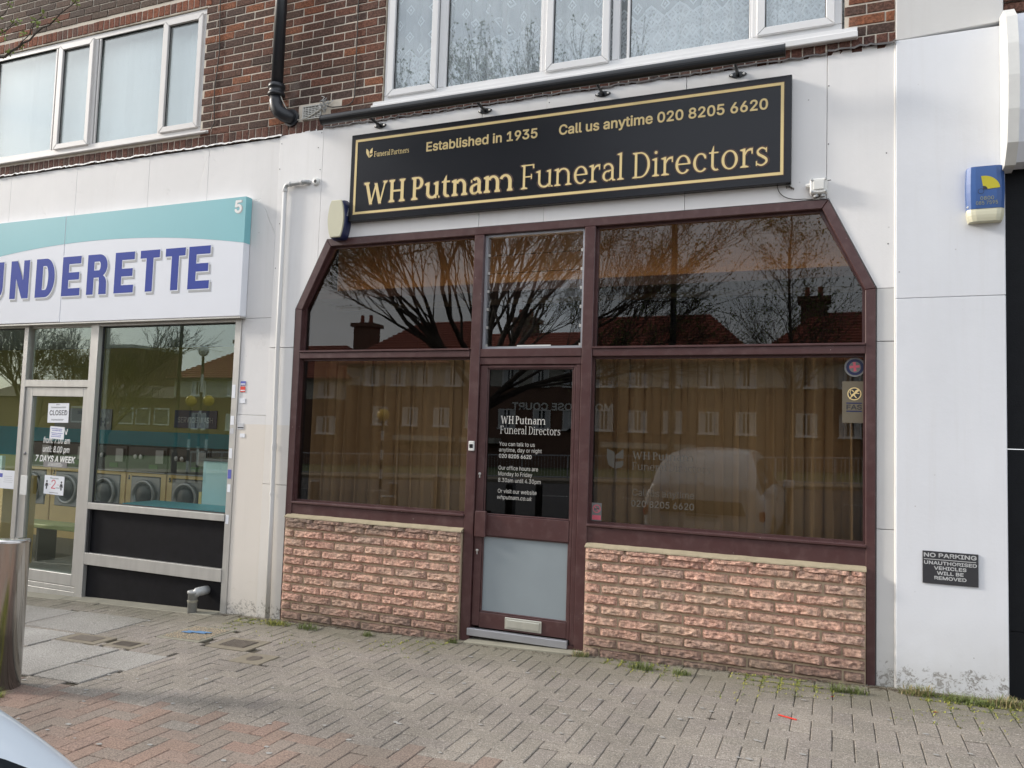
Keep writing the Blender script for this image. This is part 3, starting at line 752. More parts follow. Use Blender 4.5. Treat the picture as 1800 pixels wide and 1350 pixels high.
obj('edge_bead', TB([(.352, -.001, -.2), (.351, -.004, 2.2), (.350, -.002, 4.14)], .006, seg=6), M['caulk'], W1)
obj('edge_bead', TB([(-4.356, -.002, -.2), (-4.357, -.002, 2.525), (-4.06, -.002, 3.123), (-.047, -.002, 3.127), (.243, -.002, 2.515), (.243, -.002, 0)], .0035, seg=5), M['lead'], W1)
# ragged flashing over the cladding
bm = bmesh.new(); rr = random.Random(5); xs = [-8.6+.045*i for i in range(200)]
def ragged(bm, xa, xb, z, y, hgt, amp):
    x = xa; pa = None
    while x < xb+.04:
        zz = z+rr.uniform(-amp, amp); a = bm.verts.new((min(x, xb), y, zz+hgt)); b = bm.verts.new((min(x, xb), y+rr.uniform(-.012, 0), zz)); c = bm.verts.new((min(x, xb), y+.04, zz+hgt))
        if pa: bm.faces.new([pa[0], pa[1], b, a]); bm.faces.new([pa[2], pa[0], a, c])
        pa = (a, b, c); x += rr.uniform(.02, .05)
ragged(bm, -4.15, -.06, 4.112, -.012, .014, .006); ragged(bm, -.06, .35, 4.128, -.02, .016, .009)
obj('lead_flashing', bm, M['lead'], W1)
W2 = thing('rendered_wall', 'cracked white rendered wall over and beside the laundry shopfront', 'wall', (0, 0, 0))
xs2 = [-9.6, -8.2, -7.2, -6.2, -5.45, -4.6245]
for a, b in zip(xs2, xs2[1:]): panel(W2, rect(a+.0005, b-.0005, 2.46, 4.105), .006, .12, M['white_l'], 'render_panel')
panel(W2, rect(-4.948, -4.6245, 1.592, 2.457), .006, .12, M['white_l'], 'render_panel'); panel(W2, rect(-4.948, -4.6245, -.4, 1.589), .004, .12, M['white_l'], 'render_panel')
bm = bmesh.new(); ragged(bm, -9.4, -4.6, 4.102, -.006, .016, .008); obj('capping', bm, M['white_l'], W2)
W3 = thing('pier', 'broad pale white pier with a no parking sign, right of the funeral shopfront', 'pier', (0, 0, 0))
panel(W3, rect(.354, .957, -.2, 2.437), -.018, .2, M['white_r'], 'pier_panel', .004); panel(W3, rect(.354, .957, 2.4375, 4.135), -.0195, .2, M['white_r'], 'pier_panel', .004)
panel(W3, [(.354, 4.139), (.957, 4.165), (.957, 7), (.354, 7)], -.012, .2, M['white_d'], 'pier_panel', .004)
# ================================================================== BRICK WALL
WB = thing('brick_wall', 'upper wall of mixed brown and red bricks in pale mortar above the shopfronts', 'wall', (0, 0, 0))
LWX0, LWX1, LWZ0, LWZ1 = -8.72, -5.575, 4.248, 5.49      # left window opening
RWX0, RWX1, RWZ0, RWZ1 = -3.575, .045, 4.19, 5.62
bm = bmesh.new()
for a, b, c, d in ((-9.8, LWX0, 4.09, 6.6), (LWX1, RWX0, 4.09, 6.6), (LWX0, LWX1, 4.09, LWZ0-.003), (LWX0, LWX1, LWZ1, 6.6), (RWX0, RWX1, 4.09, RWZ0-.003), (RWX0, RWX1, RWZ1, 6.6), (RWX1, .352, 4.09, 6.6)): box(bm, a, b, .006, .2, c, d)
obj('mortar_bed', bm, M['mortar'], WB)
bricks = []   # x0, x1, z0, z1, kind
PZ = .075; zb = 4.215; row = 0
while zb < 6.2:
    off = (row % 2)*.1125; x = -9.72+off
    while x < .35:
        x0, x1 = x+.005, x+.22; x += .225
        segs = [(x0, x1)]
        if zb+.065 > RWZ0 and zb < RWZ1:
            segs = [(a, min(b, RWX0)) for a, b in segs if a < RWX0-.03]+[(max(a, RWX1+.0), b) for a, b in segs if b > RWX1+.03]
        if zb+.065 > LWZ0-.03 and zb < LWZ1+.10:
            s2 = []
            for a, b in segs:
                if b < LWX0 or a > LWX1: s2.append((a, b))
                elif a < LWX1 < b-.03: s2.append((LWX1, b))
                elif a+.03 < LWX0 < b: s2.append((a, LWX0))
            segs = s2
        for a, b in segs:
            b = min(b, .348)
            if b-a > .03: bricks.append((a, b, zb, zb+.065, 'g' if zb > 5.56 and a < -5.9 and rnd.random() < .85 else 'b'))
    zb += PZ; row += 1
x = -9.6
while x < .33:
    if x < -3.6 or True: bricks.append((x, x+.066, 4.105, 4.208, 'd')); 
    x += .0757
x = LWX0-.05
while x < LWX1+.05: bricks.append((x, x+.066, LWZ1+.012, LWZ1+.112, 'r')); x += .0757
# drop bricks where the vent sits
bricks = [b for b in bricks if not (b[1] > -4.385 and b[0] < -4.185 and b[3] > 4.215 and b[2] < 4.34)]
def brk_bm(bm, x0, x1, z0, z1, y, r):
    c = .004; j = lambda: r.uniform(-.0022, .0022)
    b = [bm.verts.new((X+j(), .014, Z+j())) for X, Z in ((x0, z0), (x1, z0), (x1, z1), (x0, z1))]
    f = [bm.verts.new((X+j(), y+.003, Z+j())) for X, Z in ((x0, z0), (x1, z0), (x1, z1), (x0, z1))]
    k = [bm.verts.new((X, y+r.uniform(-.001, .001), Z)) for X, Z in ((x0+c, z0+c), (x1-c, z0+c), (x1-c, z1-c), (x0+c, z1-c))]
    bm.faces.new(k)
    for a, q in ((b, f), (f, k)):
        for i in range(4): bm.faces.new([a[i], a[(i+1) % 4], q[(i+1) % 4], q[i]])
def bdist(b):
    p = Vector(((b[0]+b[1])/2, 0, (b[2]+b[3])/2)); return (p-CAM).length-(b[1]-b[0])*3 if in_view(p, .015) else 1e3
bricks.sort(key=bdist); sh = {}; left = {'b': bmesh.new(), 'g': bmesh.new(), 'd': bmesh.new(), 'r': bmesh.new()}
MB_ = {'b': M['brick'], 'g': M['grbrick'], 'd': M['drbrick'], 'r': M['redbrick']}
MI_ = {'b': M['brick_i'], 'g': brick_mat('grey brick joined', 'isl', GRB), 'd': brick_mat('dark soldier joined', 'isl', DRD), 'r': brick_mat('red soldier joined', 'isl', RED)}
for n_, b in enumerate(bricks):
    w, h = round(b[1]-b[0], 3), round(b[3]-b[2], 3)
    if n_ < 294 and bdist(b) < 500:
        key = (w, h, b[4], rnd.randrange(4))
        if key not in sh:
            t = bmesh.new(); brk_bm(t, -w/2, w/2, -h/2, h/2, rnd.uniform(-.001, .002), rnd); sh[key] = mesh_of(t, 'brick', MB_[b[4]])
        o = new('brick', sh[key], WB); o.location = ((b[0]+b[1])/2, rnd.uniform(-.002, .002), (b[2]+b[3])/2); o.rotation_euler.y = rnd.gauss(0, .005)
    else: brk_bm(left[b[4]], b[0], b[1], b[2], b[3], rnd.uniform(-.002, .003), rnd)
for k, t in left.items():
    if len(t.verts): tag(obj('brick', t, MI_[k], WB), kind='stuff')
    else: t.free()
# small strip of brick past the pier
WB2 = thing('neighbour_wall', 'strip of brick wall at the top right corner above the white shop fascia', 'wall', (0, 0, 0))
obj('mortar_bed', BX(.96, 2.2, .03, .2, 4.05, 6.6), M['mortar'], WB2)
zb = 4.075; row = 0
while zb < 4.6:
    x = .962-(.1 if row % 2 else 0)
    while x < 1.5:
        a = max(x, .962); t = bmesh.new(); brk_bm(t, a, x+.215, zb, zb+.065, .018, rnd); obj('brick', t, M['brick'], WB2); x += .225
    zb += PZ; row += 1

# ================================================================== UPPER WINDOWS
def uwindow(label, x0, x1, z0, z1, lights, mat, sill, mul):
    """lights: (x0, x1, z0, 'c' opening or 'f' fixed) glass areas"""
    w = thing('window', label, 'window', ((x0+x1)/2, 0, z0), 0, 'upvc windows on the upper floor'); ox, oz = (x0+x1)/2, z0
    yb = .02
    bm = bmesh.new(); box(bm, x0-ox, x1-ox, yb, yb+.06, 0, .055, .004); box(bm, x0-ox, x0-ox+.05, yb, yb+.06, .0555, z1-oz-.0555, .004); box(bm, x1-ox-.05, x1-ox, yb, yb+.06, .0555, z1-oz-.0555, .004); box(bm, x0-ox, x1-ox, yb, yb+.06, z1-oz-.055, z1-oz, .004)
    for m_ in mul: box(bm, m_-.028-ox, m_+.028-ox, yb+.001, yb+.059, .0555, z1-oz-.0555, .004)
    obj('frame', bm, mat, w)
    for a, b, zc, k in lights:
        zt = z1-.055-(.045 if k == 'c' else 0)
        if k == 'c':
            sh_ = new('casement', None, w) if False else None
            bm = bmesh.new(); e = .055; A, B, Z, T = a-ox, b-ox, zc-oz, zt-oz
            for q in ([(A-e, Z-e), (B+e, Z-e), (B, Z), (A, Z)], [(B+e, Z-e), (B+e, T+e), (B, T), (B, Z)], [(B+e, T+e), (A-e, T+e), (A, T), (B, T)], [(A-e, T+e), (A-e, Z-e), (A, Z), (A, T)]):
                q2 = [(p[0]*1-(0), p[1]) for p in q]; cx = sum(p[0] for p in q2)/4; cz = sum(p[1] for p in q2)/4
                prism(bm, [(cx+(p[0]-cx)*.997, cz+(p[1]-cz)*.997) for p in q2], yb-.022, yb+.03, .004)
            c = obj('casement', bm, mat, w)
            obj('pane', BX(A-.004, B+.004, yb+.008, yb+.014, Z-.004, T+.004), M['gl_up'], c)
            g = bmesh.new()
            for q in (rect(A, B, Z, Z+.006), rect(A, B, T-.006, T), rect(A, A+.006, Z+.006, T-.006), rect(B-.006, B, Z+.006, T-.006)): prism(g, q, yb+.001, yb+.007)
            obj('gasket', g, M['gasket'], c)
        else:
            p = obj('pane', BX(a-ox-.02, b-ox+.02, yb+.028, yb+.034, zc-oz-.02, zt-oz+.02), M['gl_up'], w)
            g = bmesh.new(); A, B, Z, T = a-ox, b-ox, zc-oz, zt-oz
            for q in (rect(A-.02, B+.02, Z-.02, Z-.0), rect(A-.02, B+.02, T, T+.02), rect(A-.02, A, Z, T), rect(B, B+.02, Z, T)): prism(g, q, yb+.004, yb+.026, .003)
            obj('glazing_bead', g, mat, p)
            g = bmesh.new()
            for q in (rect(A, B, Z, Z+.005), rect(A, B, T-.005, T), rect(A, A+.005, Z+.005, T-.005), rect(B-.005, B, Z+.005, T-.005)): prism(g, q, yb+.020, yb+.0265)
            obj('gasket', g, M['gasket'], p)
    a, b, zs, h, yo = sill; bm = bmesh.new()
    prism(bm, rect(a-ox, b-ox, zs-oz, zs+h-oz), yo, .08, .005); prism(bm, rect(a-ox+.002, b-ox-.002, zs+h+.001-oz, z0-.001-oz), yo+.028, .08, .002)
    obj('sill', bm, mat, w); return w
uwindow('white framed window with lace net curtains above the black sign', -3.562, .03, 4.275, 5.62,
        [(-3.47, -3.112, 4.37, 'c'), (-2.975, -2.15, 4.327, 'f'), (-2.04, -1.642, 4.368, 'c'), (-1.435, -.573, 4.318, 'f'), (-.466, -.071, 4.382, 'c')], M['upvc'], (-3.65, .126, 4.192, .045, -.045), (-3.02, -2.11, -1.54, -.53))
uwindow('white framed window with pale vertical blinds, upper left above the laundry sign', -8.7, -5.59, 4.268, 5.485,
        [(-8.6, -7.665, 4.335, 'f'), (-7.53, -7.137, 4.37, 'c'), (-7.005, -6.152, 4.327, 'f'), (-6.055, -5.675, 4.368, 'c')], M['upvc_l'], (-8.75, -5.47, 4.235, .022, -.03), (-7.60, -7.07, -6.11))
nt = thing('net_curtain', 'white lace net curtain behind the window above the black sign', 'curtain', (-1.76, .135, 4.2)); bm = bmesh.new()
def drape(bm, x0, x1, z0, z1, y, amp, wl, seed, n=None, gather=0):
    r = random.Random(seed); n = n or int((x1-x0)/.012); ph = 0; cols = []
    for i in range(n+1):
        x = x0+(x1-x0)*i/n; ph += (2*math.pi/wl)*((x1-x0)/n)*r.uniform(.5, 1.6)
        a0 = amp*(.7+.5*math.sin(x*3.1+seed)); col = []
        for q in range(5):
            t = q/4; z = z0+(z1-z0)*t; k = 1-.35*t
            col.append(bm.verts.new((x+.25*amp*math.sin(ph*2+t), y+a0*k*math.sin(ph+.25*math.sin(t*3+x))+a0*.3*math.sin(ph*2.3), z)))
        cols.append(col)
    for a, b in zip(cols, cols[1:]):
        for q in range(4): bm.faces.new([a[q], b[q], b[q+1], a[q+1]])
drape(bm, -1.80, 1.83, -.0, 1.5, 0, .034, .17, 4); obj('lace_cloth', bm, M['lace'], nt, True)
bl = thing('vertical_blind', 'pale green tinted vertical blind slats behind the upper left window', 'blind', (-7.1, .16, 4.27))
bm = bmesh.new(); box(bm, -.045, .045, -.0008, .0008, 0, 1.3); ms = mesh_of(bm, 'slat', M['blind']); bm = None
for i in range(44):
    o = new('slat', ms, bl); o.location = (-1.6+i*.0745, rnd.uniform(-.004, .004), 0); o.rotation_euler.z = R(20)+rnd.gauss(0, .05)
up = struct('upper_room', 'pale rooms behind the upper windows'); bm = bmesh.new()
for a, b in ((-9.5, -5.4), (-3.9, .3)):
    box(bm, a, b, 2.4, 2.5, 3.6, 6.4); box(bm, a, b, .21, 2.4, 3.6, 3.7); box(bm, a, b, .21, 2.4, 6.3, 6.4); box(bm, a-.1, a, .21, 2.5, 3.6, 6.4); box(bm, b, b+.1, .21, 2.5, 3.6, 6.4)
obj('room_wall', bm, M['room'], up)

# ================================================================== FUNERAL SHOPFRONT
SF = thing('funeral_shopfront', 'dark maroon timber shopfront with cut top corners and tinted glass', 'shopfront', (0, 0, 0))
def mem(pts, y0=-.012, y1=.09, parent=SF, name='frame_member', bev=.004, mat='maroon'): return obj(name, prism(bmesh.new(), pts, y0, y1, bev), M[mat], parent)
mem([(-4.36, -.30), (-4.298, -.30), (-4.283, 2.515), (-4.350, 2.526)])                                 # left post
mem([(-4.350, 2.5265), (-4.283, 2.5155), (-4.012, 3.058), (-4.056, 3.119)])                            # left splay
mem([(-4.0555, 3.1195), (-4.0115, 3.0585), (-.087, 3.062), (-.049, 3.122)])                            # head
mem([(-.0485, 3.1215), (-.0865, 3.0615), (.176, 2.505), (.239, 2.512)])
mem([(.239, 2.5115), (.176, 2.5045), (.186, -.12), (.239, -.12)])
mem([(-2.652, -.3), (-2.572, -.3), (-2.560, 3.058), (-2.642, 3.058)], -.016)
mem([(-1.738, -.3), (-1.662, -.3), (-1.650, 3.06), (-1.732, 3.06)], -.016)
mem(rect(-4.284, -2.652, 2.090, 2.141)); mem(rect(-2.566, -1.737, 2.088, 2.152)); mem(rect(-1.652, .178, 2.087, 2.143))
for a, b in ((-4.284, -2.654), (-1.652, .178)): mem(rect(a, b, 2.1425, 2.158), -.022, .03, bev=.003); 
for a, b, c in ((-4.292, -2.652, .752), (-1.662, .186, .722)):
    mem(rect(a, b, c, .846), -.004); mem(rect(a, b, .847, .866), -.020, .09, bev=.004)
mem([(-2.570, 2.030), (-1.738, 2.030), (-1.738, 2.086), (-2.568, 2.086)], -.004, .07)                   # door head
mem([(-1.776, -.05), (-1.739, -.05), (-1.739, 2.029), (-1.776, 2.029)], .0, .07)
def pane(poly, mat, y=.05, parent=SF, bead=.010, bmat='maroon', th=.006):
    p = obj('window_pane', prism(bmesh.new(), poly, y, y+th), M[mat], parent)
    n = len(poly); cx = sum(q[0] for q in poly)/n; cz = sum(q[1] for q in poly)/n; g = bmesh.new()
    inn = [(q[0]+(cx-q[0])*bead*1.6/max(abs(cx-q[0]), .05), q[1]+(cz-q[1])*bead*1.6/max(abs(cz-q[1]), .05)) for q in poly]
    for i in range(n): prism(g, [poly[i], poly[(i+1) % n], inn[(i+1) % n], inn[i]], y-.018, y-.001)
    obj('glazing_bead', g, M[bmat], p); return p
PUL = pane([(-4.283, 2.142), (-2.644, 2.142), (-2.642, 3.060), (-4.012, 3.058), (-4.283, 2.516)], 'gl_fun')
PUR = pane([(-1.652, 2.143), (.178, 2.143), (.176, 2.506), (-.087, 3.062), (-1.650, 3.060)], 'gl_fun')
PLL = pane(rect(-4.296, -2.652, .866, 2.089), 'gl_fun'); PLR = pane(rect(-1.660, .184, .866, 2.086), 'gl_fun')
# louvred light over the door
lf = obj('louvre_frame', prism(prism(prism(prism(bmesh.new(), rect(-2.560, -1.733, 2.154, 2.172), .02, .07), rect(-2.560, -1.733, 3.04, 3.058), .02, .07), rect(-2.560, -2.538, 2.173, 3.039), .02, .07), rect(-1.755, -1.733, 2.173, 3.039), .02, .07), M['strip'], SF)
for k in range(6):
    z = 2.178+k*.1432; o = obj('louvre_blade', BX(-2.537, -1.756, -.0025, .0025, 0, .149), M['gl_clear'], SF); o.location = (0, .047, z); o.rotation_euler.x = R(-.6)
    g = bmesh.new(); 
    for x in (-2.537, -1.772): box(g, x, x+.016, .028, .04, z-.008, z+.014)
    obj('louvre_clip', g, M['alu'], lf)
obj('vent_plate', BX(-2.27, -1.995, .028, .034, 2.160, 2.182), M['wplastic'], SF)
# door
DR = obj('door', bmesh.new(), M['maroon'], SF); DR.data.name = 'door'
bm = bmesh.new()
def dm(pts): prism(bm, pts, .004, .05, .003)
dm([(-2.566, .03), (-2.503, .03), (-2.498, 2.024), (-2.560, 2.024)]); dm([(-1.802, .015), (-1.778, .015), (-1.778, 2.024), (-1.794, 2.024)]); dm(rect(-2.5025, -1.8025, .021, .136)); dm(rect(-2.5005, -1.8015, .716, .872)); dm(rect(-2.4975, -1.7955, 2.004, 2.024))
bm.to_mesh(DR.data); bm.free(); DR.data.materials.append(M['maroon']) if not DR.data.materials else None
obj('door_glass', BX(-2.502, -1.796, .028, .034, .870, 2.006), M['gl_door'], DR); obj('lower_panel', BX(-2.504, -1.798, .026, .034, .134, .718), M['sleeper'], DR)
bm = bmesh.new()
for q in (rect(-2.5, -1.80, .136, .146), rect(-2.5, -1.80, .706, .716), rect(-2.5, -1.80, .873, .884), rect(-2.497, -1.797, 1.993, 2.003), rect(-2.501, -2.490, .147, .705), rect(-1.811, -1.80, .147, .705), rect(-2.499, -2.489, .885, 1.992), rect(-1.808, -1.798, .885, 1.992)): prism(bm, q, .012, .028, .003)
obj('bead', bm, M['maroon'], DR)
bm = prism(bmesh.new(), rect(-2.286, -1.992, .036, .122), -.004, .004, .003); prism(bm, rect(-2.27, -2.008, .05, .108), -.010, -.0042, .003); obj('letter_flap', bm, M['cream'] if False else alu('satin silver', (.62, .62, .55), .35), DR)
obj('handle_plate', prism(bmesh.new(), rect(-2.552, -2.462, .705, .900), -.030, .003, .004), M['maroon'], DR)
bm = bmesh.new()
for z in (1.182, .598): lathe(bm, [(.011, .004), (.011, -.003), (.006, -.005)], (-2.535, 0, z), 12, 'y'); box(bm, -2.539, -2.531, -.002, .003, z-.03, z-.008)
obj('lock_cylinder', bm, M['alu'], DR)
SFX = serif('WH Putnam', -2.384, -2.018, 1.575, .060, .0265, M['dtext'], DR, True, 'lettering'); serif('Funeral Directors', -2.386, -1.897, 1.498, .060, .0265, M['dtext'], DR, False, 'lettering')
for s_, x1, z, b in (('You can talk to us', -2.098, 1.405, 0), ('anytime, day or night', -2.040, 1.360, 0), ('020 8205 6620', -2.121, 1.312, .02), ('Our office hours are', -2.066, 1.222, 0), ('Monday to Friday', -2.112, 1.177, 0), ('8.30am until 4.30pm', -2.042, 1.128, 0), ('Or visit our website', -2.072, 1.045, 0)):
    text(s_, -2.390, x1, z, .030, .0268, M['dtext'], DR, b)
text('whputnam.co.uk', -2.393, -2.108, .998, .030, .0268, M['dtext'], DR, 0, shear=.2)
# threshold
obj('threshold_strip', BX(-2.588, -1.785, -.030, .01, -.042, .012, .003), M['strip'], SF)
bm = BX(-1.786, -1.739, -.01, .06, -.07, -.02); obj('threshold_block', bm, M['maroon'], SF)
# stickers and lettering on the right pane
st = new('window_sticker', None, SF) if False else None
def disc(bm, cx, cz, r, y, seg=28, r0=0):
    vs = [bm.verts.new((cx+r*math.cos(2*math.pi*k/seg), y, cz+r*math.sin(2*math.pi*k/seg))) for k in range(seg)]
    if r0:
        v2 = [bm.verts.new((cx+r0*math.cos(2*math.pi*k/seg), y, cz+r0*math.sin(2*math.pi*k/seg))) for k in range(seg)]
        for k in range(seg): bm.faces.new([vs[k], vs[(k+1) % seg], v2[(k+1) % seg], v2[k]])
    else: bm.faces.new(vs)
    return bm
dcl = simple('clear sticker tan', (.13, .11, .075), .6); dcw = simple('dim sticker white', (.17, .17, .165), .6)
s1 = obj('round_sticker', disc(bmesh.new(), .118, 2.005, .064, .0485), dcw, PLR)
def addto(o, mats_bms):
    """join extra flat print layers (each with its own material) into o"""
    bm = bmesh.new(); bm.from_mesh(o.data)
    for mt_, b2 in mats_bms:
        o.data.materials.append(mt_); idx = len(o.data.materials)-1; me = bpy.data.meshes.new('x')
        if isinstance(b2, bpy.types.Mesh): me = b2
        else: b2.to_mesh(me); b2.free()
        n0 = len(bm.faces); bm.from_mesh(me); bm.faces.ensure_lookup_table()
        for f in bm.faces[n0:]: f.material_index = idx
        bpy.data.meshes.remove(me)
    bm.to_mesh(o.data); bm.free()
cross = bmesh.new(); 
for a in (0, 1):
    pts = [(-.006, 0), (.006, 0), (.009, .030), (-.009, .030)]
for k in range(4):
    a = k*math.pi/2+.1; pr = [(x*math.cos(a)-z*math.sin(a)+.116, x*math.sin(a)+z*math.cos(a)+2.008) for x, z in pts]; cross.faces.new([cross.verts.new((x, .0479-k*.00003, z)) for x, z in pr])
addto(s1, [(M['navy'], disc(bmesh.new(), .118, 2.005, .053, .0482, r0=.036)), (M['rink'], cross)])
s2 = obj('square_sticker', BX(.042, .181, .0483, .0487, 1.640, 1.912), dcl, PLR)
lion = bmesh.new()
def seg2(bm, a, b, w, y):
    d = (Vector(b)-Vector(a)).normalized(); n_ = Vector((-d.y, d.x))*w/2
    bm.faces.new([bm.verts.new((p.x, y, p.y)) for p in (Vector(a)+n_, Vector(b)+n_, Vector(b)-n_, Vector(a)-n_)])
for i_, (a, b, w) in enumerate((((.098, 1.815), (.130, 1.845), .012), ((.122, 1.842), (.140, 1.856), .014), ((.100, 1.815), (.086, 1.797), .006), ((.110, 1.825), (.128, 1.803), .006), ((.120, 1.835), (.145, 1.832), .005), ((.115, 1.84), (.100, 1.855), .005), ((.098, 1.818), (.088, 1.840), .004), ((.088, 1.84), (.096, 1.858), .004))): seg2(lion, a, b, w, .0473-i_*.00004)
bars = bmesh.new(); 
for z in (1.765, 1.712): box(bars, .067, .160, .0478, .0481, z, z+.008)
addto(s2, [(M['gold'], disc(bmesh.new(), .115, 1.830, .042, .0481, r0=.036)), (M['ink'], disc(bmesh.new(), .115, 1.830, .036, .0480)), (M['gold'], lion), (M['navy'], bars), (M['ink'], text('FAS', .068, .160, 1.727, .032, .0478, M['ink'], 'raw', .03))])
s3 = obj('no_smoking_sticker', BX(-1.645, -1.570, .0483, .0487, .885, 1.015), dcw, PLR)
pr = bmesh.new(); disc(pr, -1.607, .972, .030, .0480, r0=.024); seg2(pr, (-1.628, .990), (-1.587, .953), .005, .0479); box(pr, -1.640, -1.575, .0480, .0482, .892, .925)
pr2 = bmesh.new(); seg2(pr2, (-1.625, .968), (-1.590, .974), .005, .0477)
addto(s3, [(M['rink'], pr), (M['ink'], pr2)])
fvin = simple('faded frosted lettering', (.075, .068, .055), .7)
em = bmesh.new()
def petal(bm, cx, zb_, w, h, y, side):
    pts = [(cx, zb_), (cx+side*w*.75, zb_+h*.18), (cx+side*w, zb_+h*.5), (cx+side*w, zb_+h), (cx, zb_+h*.82)]
    if side < 0: pts = pts[::-1]
    bm.faces.new([bm.verts.new((x, y, z)) for x, z in pts])
petal(em, -1.482, 1.27, .058, .145, .0483, -1); petal(em, -1.474, 1.27, .058, .06, .0483, 1); em.faces.new([em.verts.new((x, .0483, z)) for x, z in ((-1.474, 1.345), (-1.416, 1.345), (-1.416, 1.415), (-1.474, 1.37))])
obj('emblem', em, fvin, PLR)
serif('WH Putnam', -1.350, -.915, 1.345, .055, .0483, fvin, PLR, True); serif('Funeral Directors', -1.350, -.800, 1.268, .055, .0483, fvin, PLR, False)
text('Call us anytime', -1.345, -.905, 1.085, .048, .0483, fvin, PLR, 0); text('020 8205 6620', -1.352, -.905, 1.005, .048, .0483, fvin, PLR, .02)
bx_ = thing('door_sensor', 'small white sensor with a black window on the maroon post left of the door', 'sensor', (-2.60, -.016, 1.395)); obj('body', BX(-.023, .023, -.022, 0, -.038, .038, .004), M['wplastic'], bx_); obj('black_window', BX(-.014, .016, -.0235, -.0221, -.015, .014), M['black'], bx_)

# interior of the parlour
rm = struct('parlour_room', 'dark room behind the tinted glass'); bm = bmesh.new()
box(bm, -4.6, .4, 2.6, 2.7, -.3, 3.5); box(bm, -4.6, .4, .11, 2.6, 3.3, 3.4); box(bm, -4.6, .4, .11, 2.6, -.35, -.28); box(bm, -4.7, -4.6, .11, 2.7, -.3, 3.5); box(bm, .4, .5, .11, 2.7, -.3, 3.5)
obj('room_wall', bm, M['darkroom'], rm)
obj('cove_wall', BX(-4.55, .38, .86, .92, 2.66, 3.28), M['cove'], rm); obj('cove_ledge', prism(bmesh.new(), rect(-4.55, .38, 2.70, 2.775), .50, .53), M['ledge'], rm); obj('cove_floor', BX(-4.55, .38, .531, .859, 2.70, 2.712), M['ledge'], rm)
lt = thing('cove_light', 'warm strip lamp hidden behind the ledge at the top of the dark window', 'lamp', (-2.1, .64, 2.72)); me_ = bpy.data.materials.new('warm lamp glow'); me_.use_nodes = True; e_ = me_.node_tree.nodes['Principled BSDF']; e_.inputs['Emission Color'].default_value = (1, .66, .36, 1); e_.inputs['Emission Strength'].default_value = 3.4; e_.inputs['Base Color'].default_value = (.8, .6, .3, 1)
obj('tube', BX(-2.4, 2.4, -.012, .012, 0, .02), me_, lt)
for x0, x1, lab, sd in ((-4.30, -2.60, 'beige pleated curtain behind the left window beside the door', 3), (-1.70, .22, 'beige pleated curtain behind the large right window', 11)):
    cu = thing('curtain', lab, 'curtain', ((x0+x1)/2, .20, .60), 0, 'beige curtains in the funeral shop'); bm = bmesh.new(); hw = (x1-x0)/2
    drape(bm, -hw, hw, 0, 1.56, 0, .078, .13, sd, int((x1-x0)/.006)); obj('curtain_cloth', bm, M['curtain'], cu, True)

# ================================================================== STONE WALLS
smesh = {}
def stone_mesh(w, h, v):
    key = (round(w, 3), round(h, 3), v)
    if key in smesh: return smesh[key]
    bm = bmesh.new(); nx = max(4, int(w/.022)); nz = 5; g = {}; off = Vector((v*13.7, w*50, v*3.1))
    for i in range(nx+1):
        for j in range(nz+1):
            x = -w/2+w*i/nx; z = -h/2+h*j/nz; edge = min(i, nx-i, 1)*min(j, nz-j, 1)
            p = Vector((x*26, 0, z*42))+off; n = noise.noise(p)*.5+noise.noise(p*2.3)*.35
            d = -(.024+.020*n+.008*(1-j/nz)) if edge else -.006-.008*(1-j/nz)+.004*noise.noise(p*1.5)
            jx = 0 if i in (0, nx) else .006*noise.noise(p+Vector((9, 0, 0))); jz = .0035*noise.noise(p*1.3+Vector((0, 5, 0)))
            g[i, j] = bm.verts.new((x+jx, d, z+jz))
    for i in range(nx):
        for j in range(nz):
            a, b, c, d = g[i, j], g[i+1, j], g[i+1, j+1], g[i, j+1]
            if (i+j) % 2: bm.faces.new([a, b, c]); bm.faces.new([a, c, d])
            else: bm.faces.new([a, b, d]); bm.faces.new([b, c, d])
    rim = [g[i, 0] for i in range(nx+1)]+[g[nx, j] for j in range(1, nz+1)]+[g[i, nz] for i in range(nx-1, -1, -1)]+[g[0, j] for j in range(nz-1, 0, -1)]
    bk = [bm.verts.new((q.co.x, .03, q.co.z)) for q in rim]; n = len(rim)
    for i in range(n): bm.faces.new([rim[i], bk[i], bk[(i+1) % n], rim[(i+1) % n]])
    smesh[key] = mesh_of(bm, 'stone', M['stone']); return smesh[key]
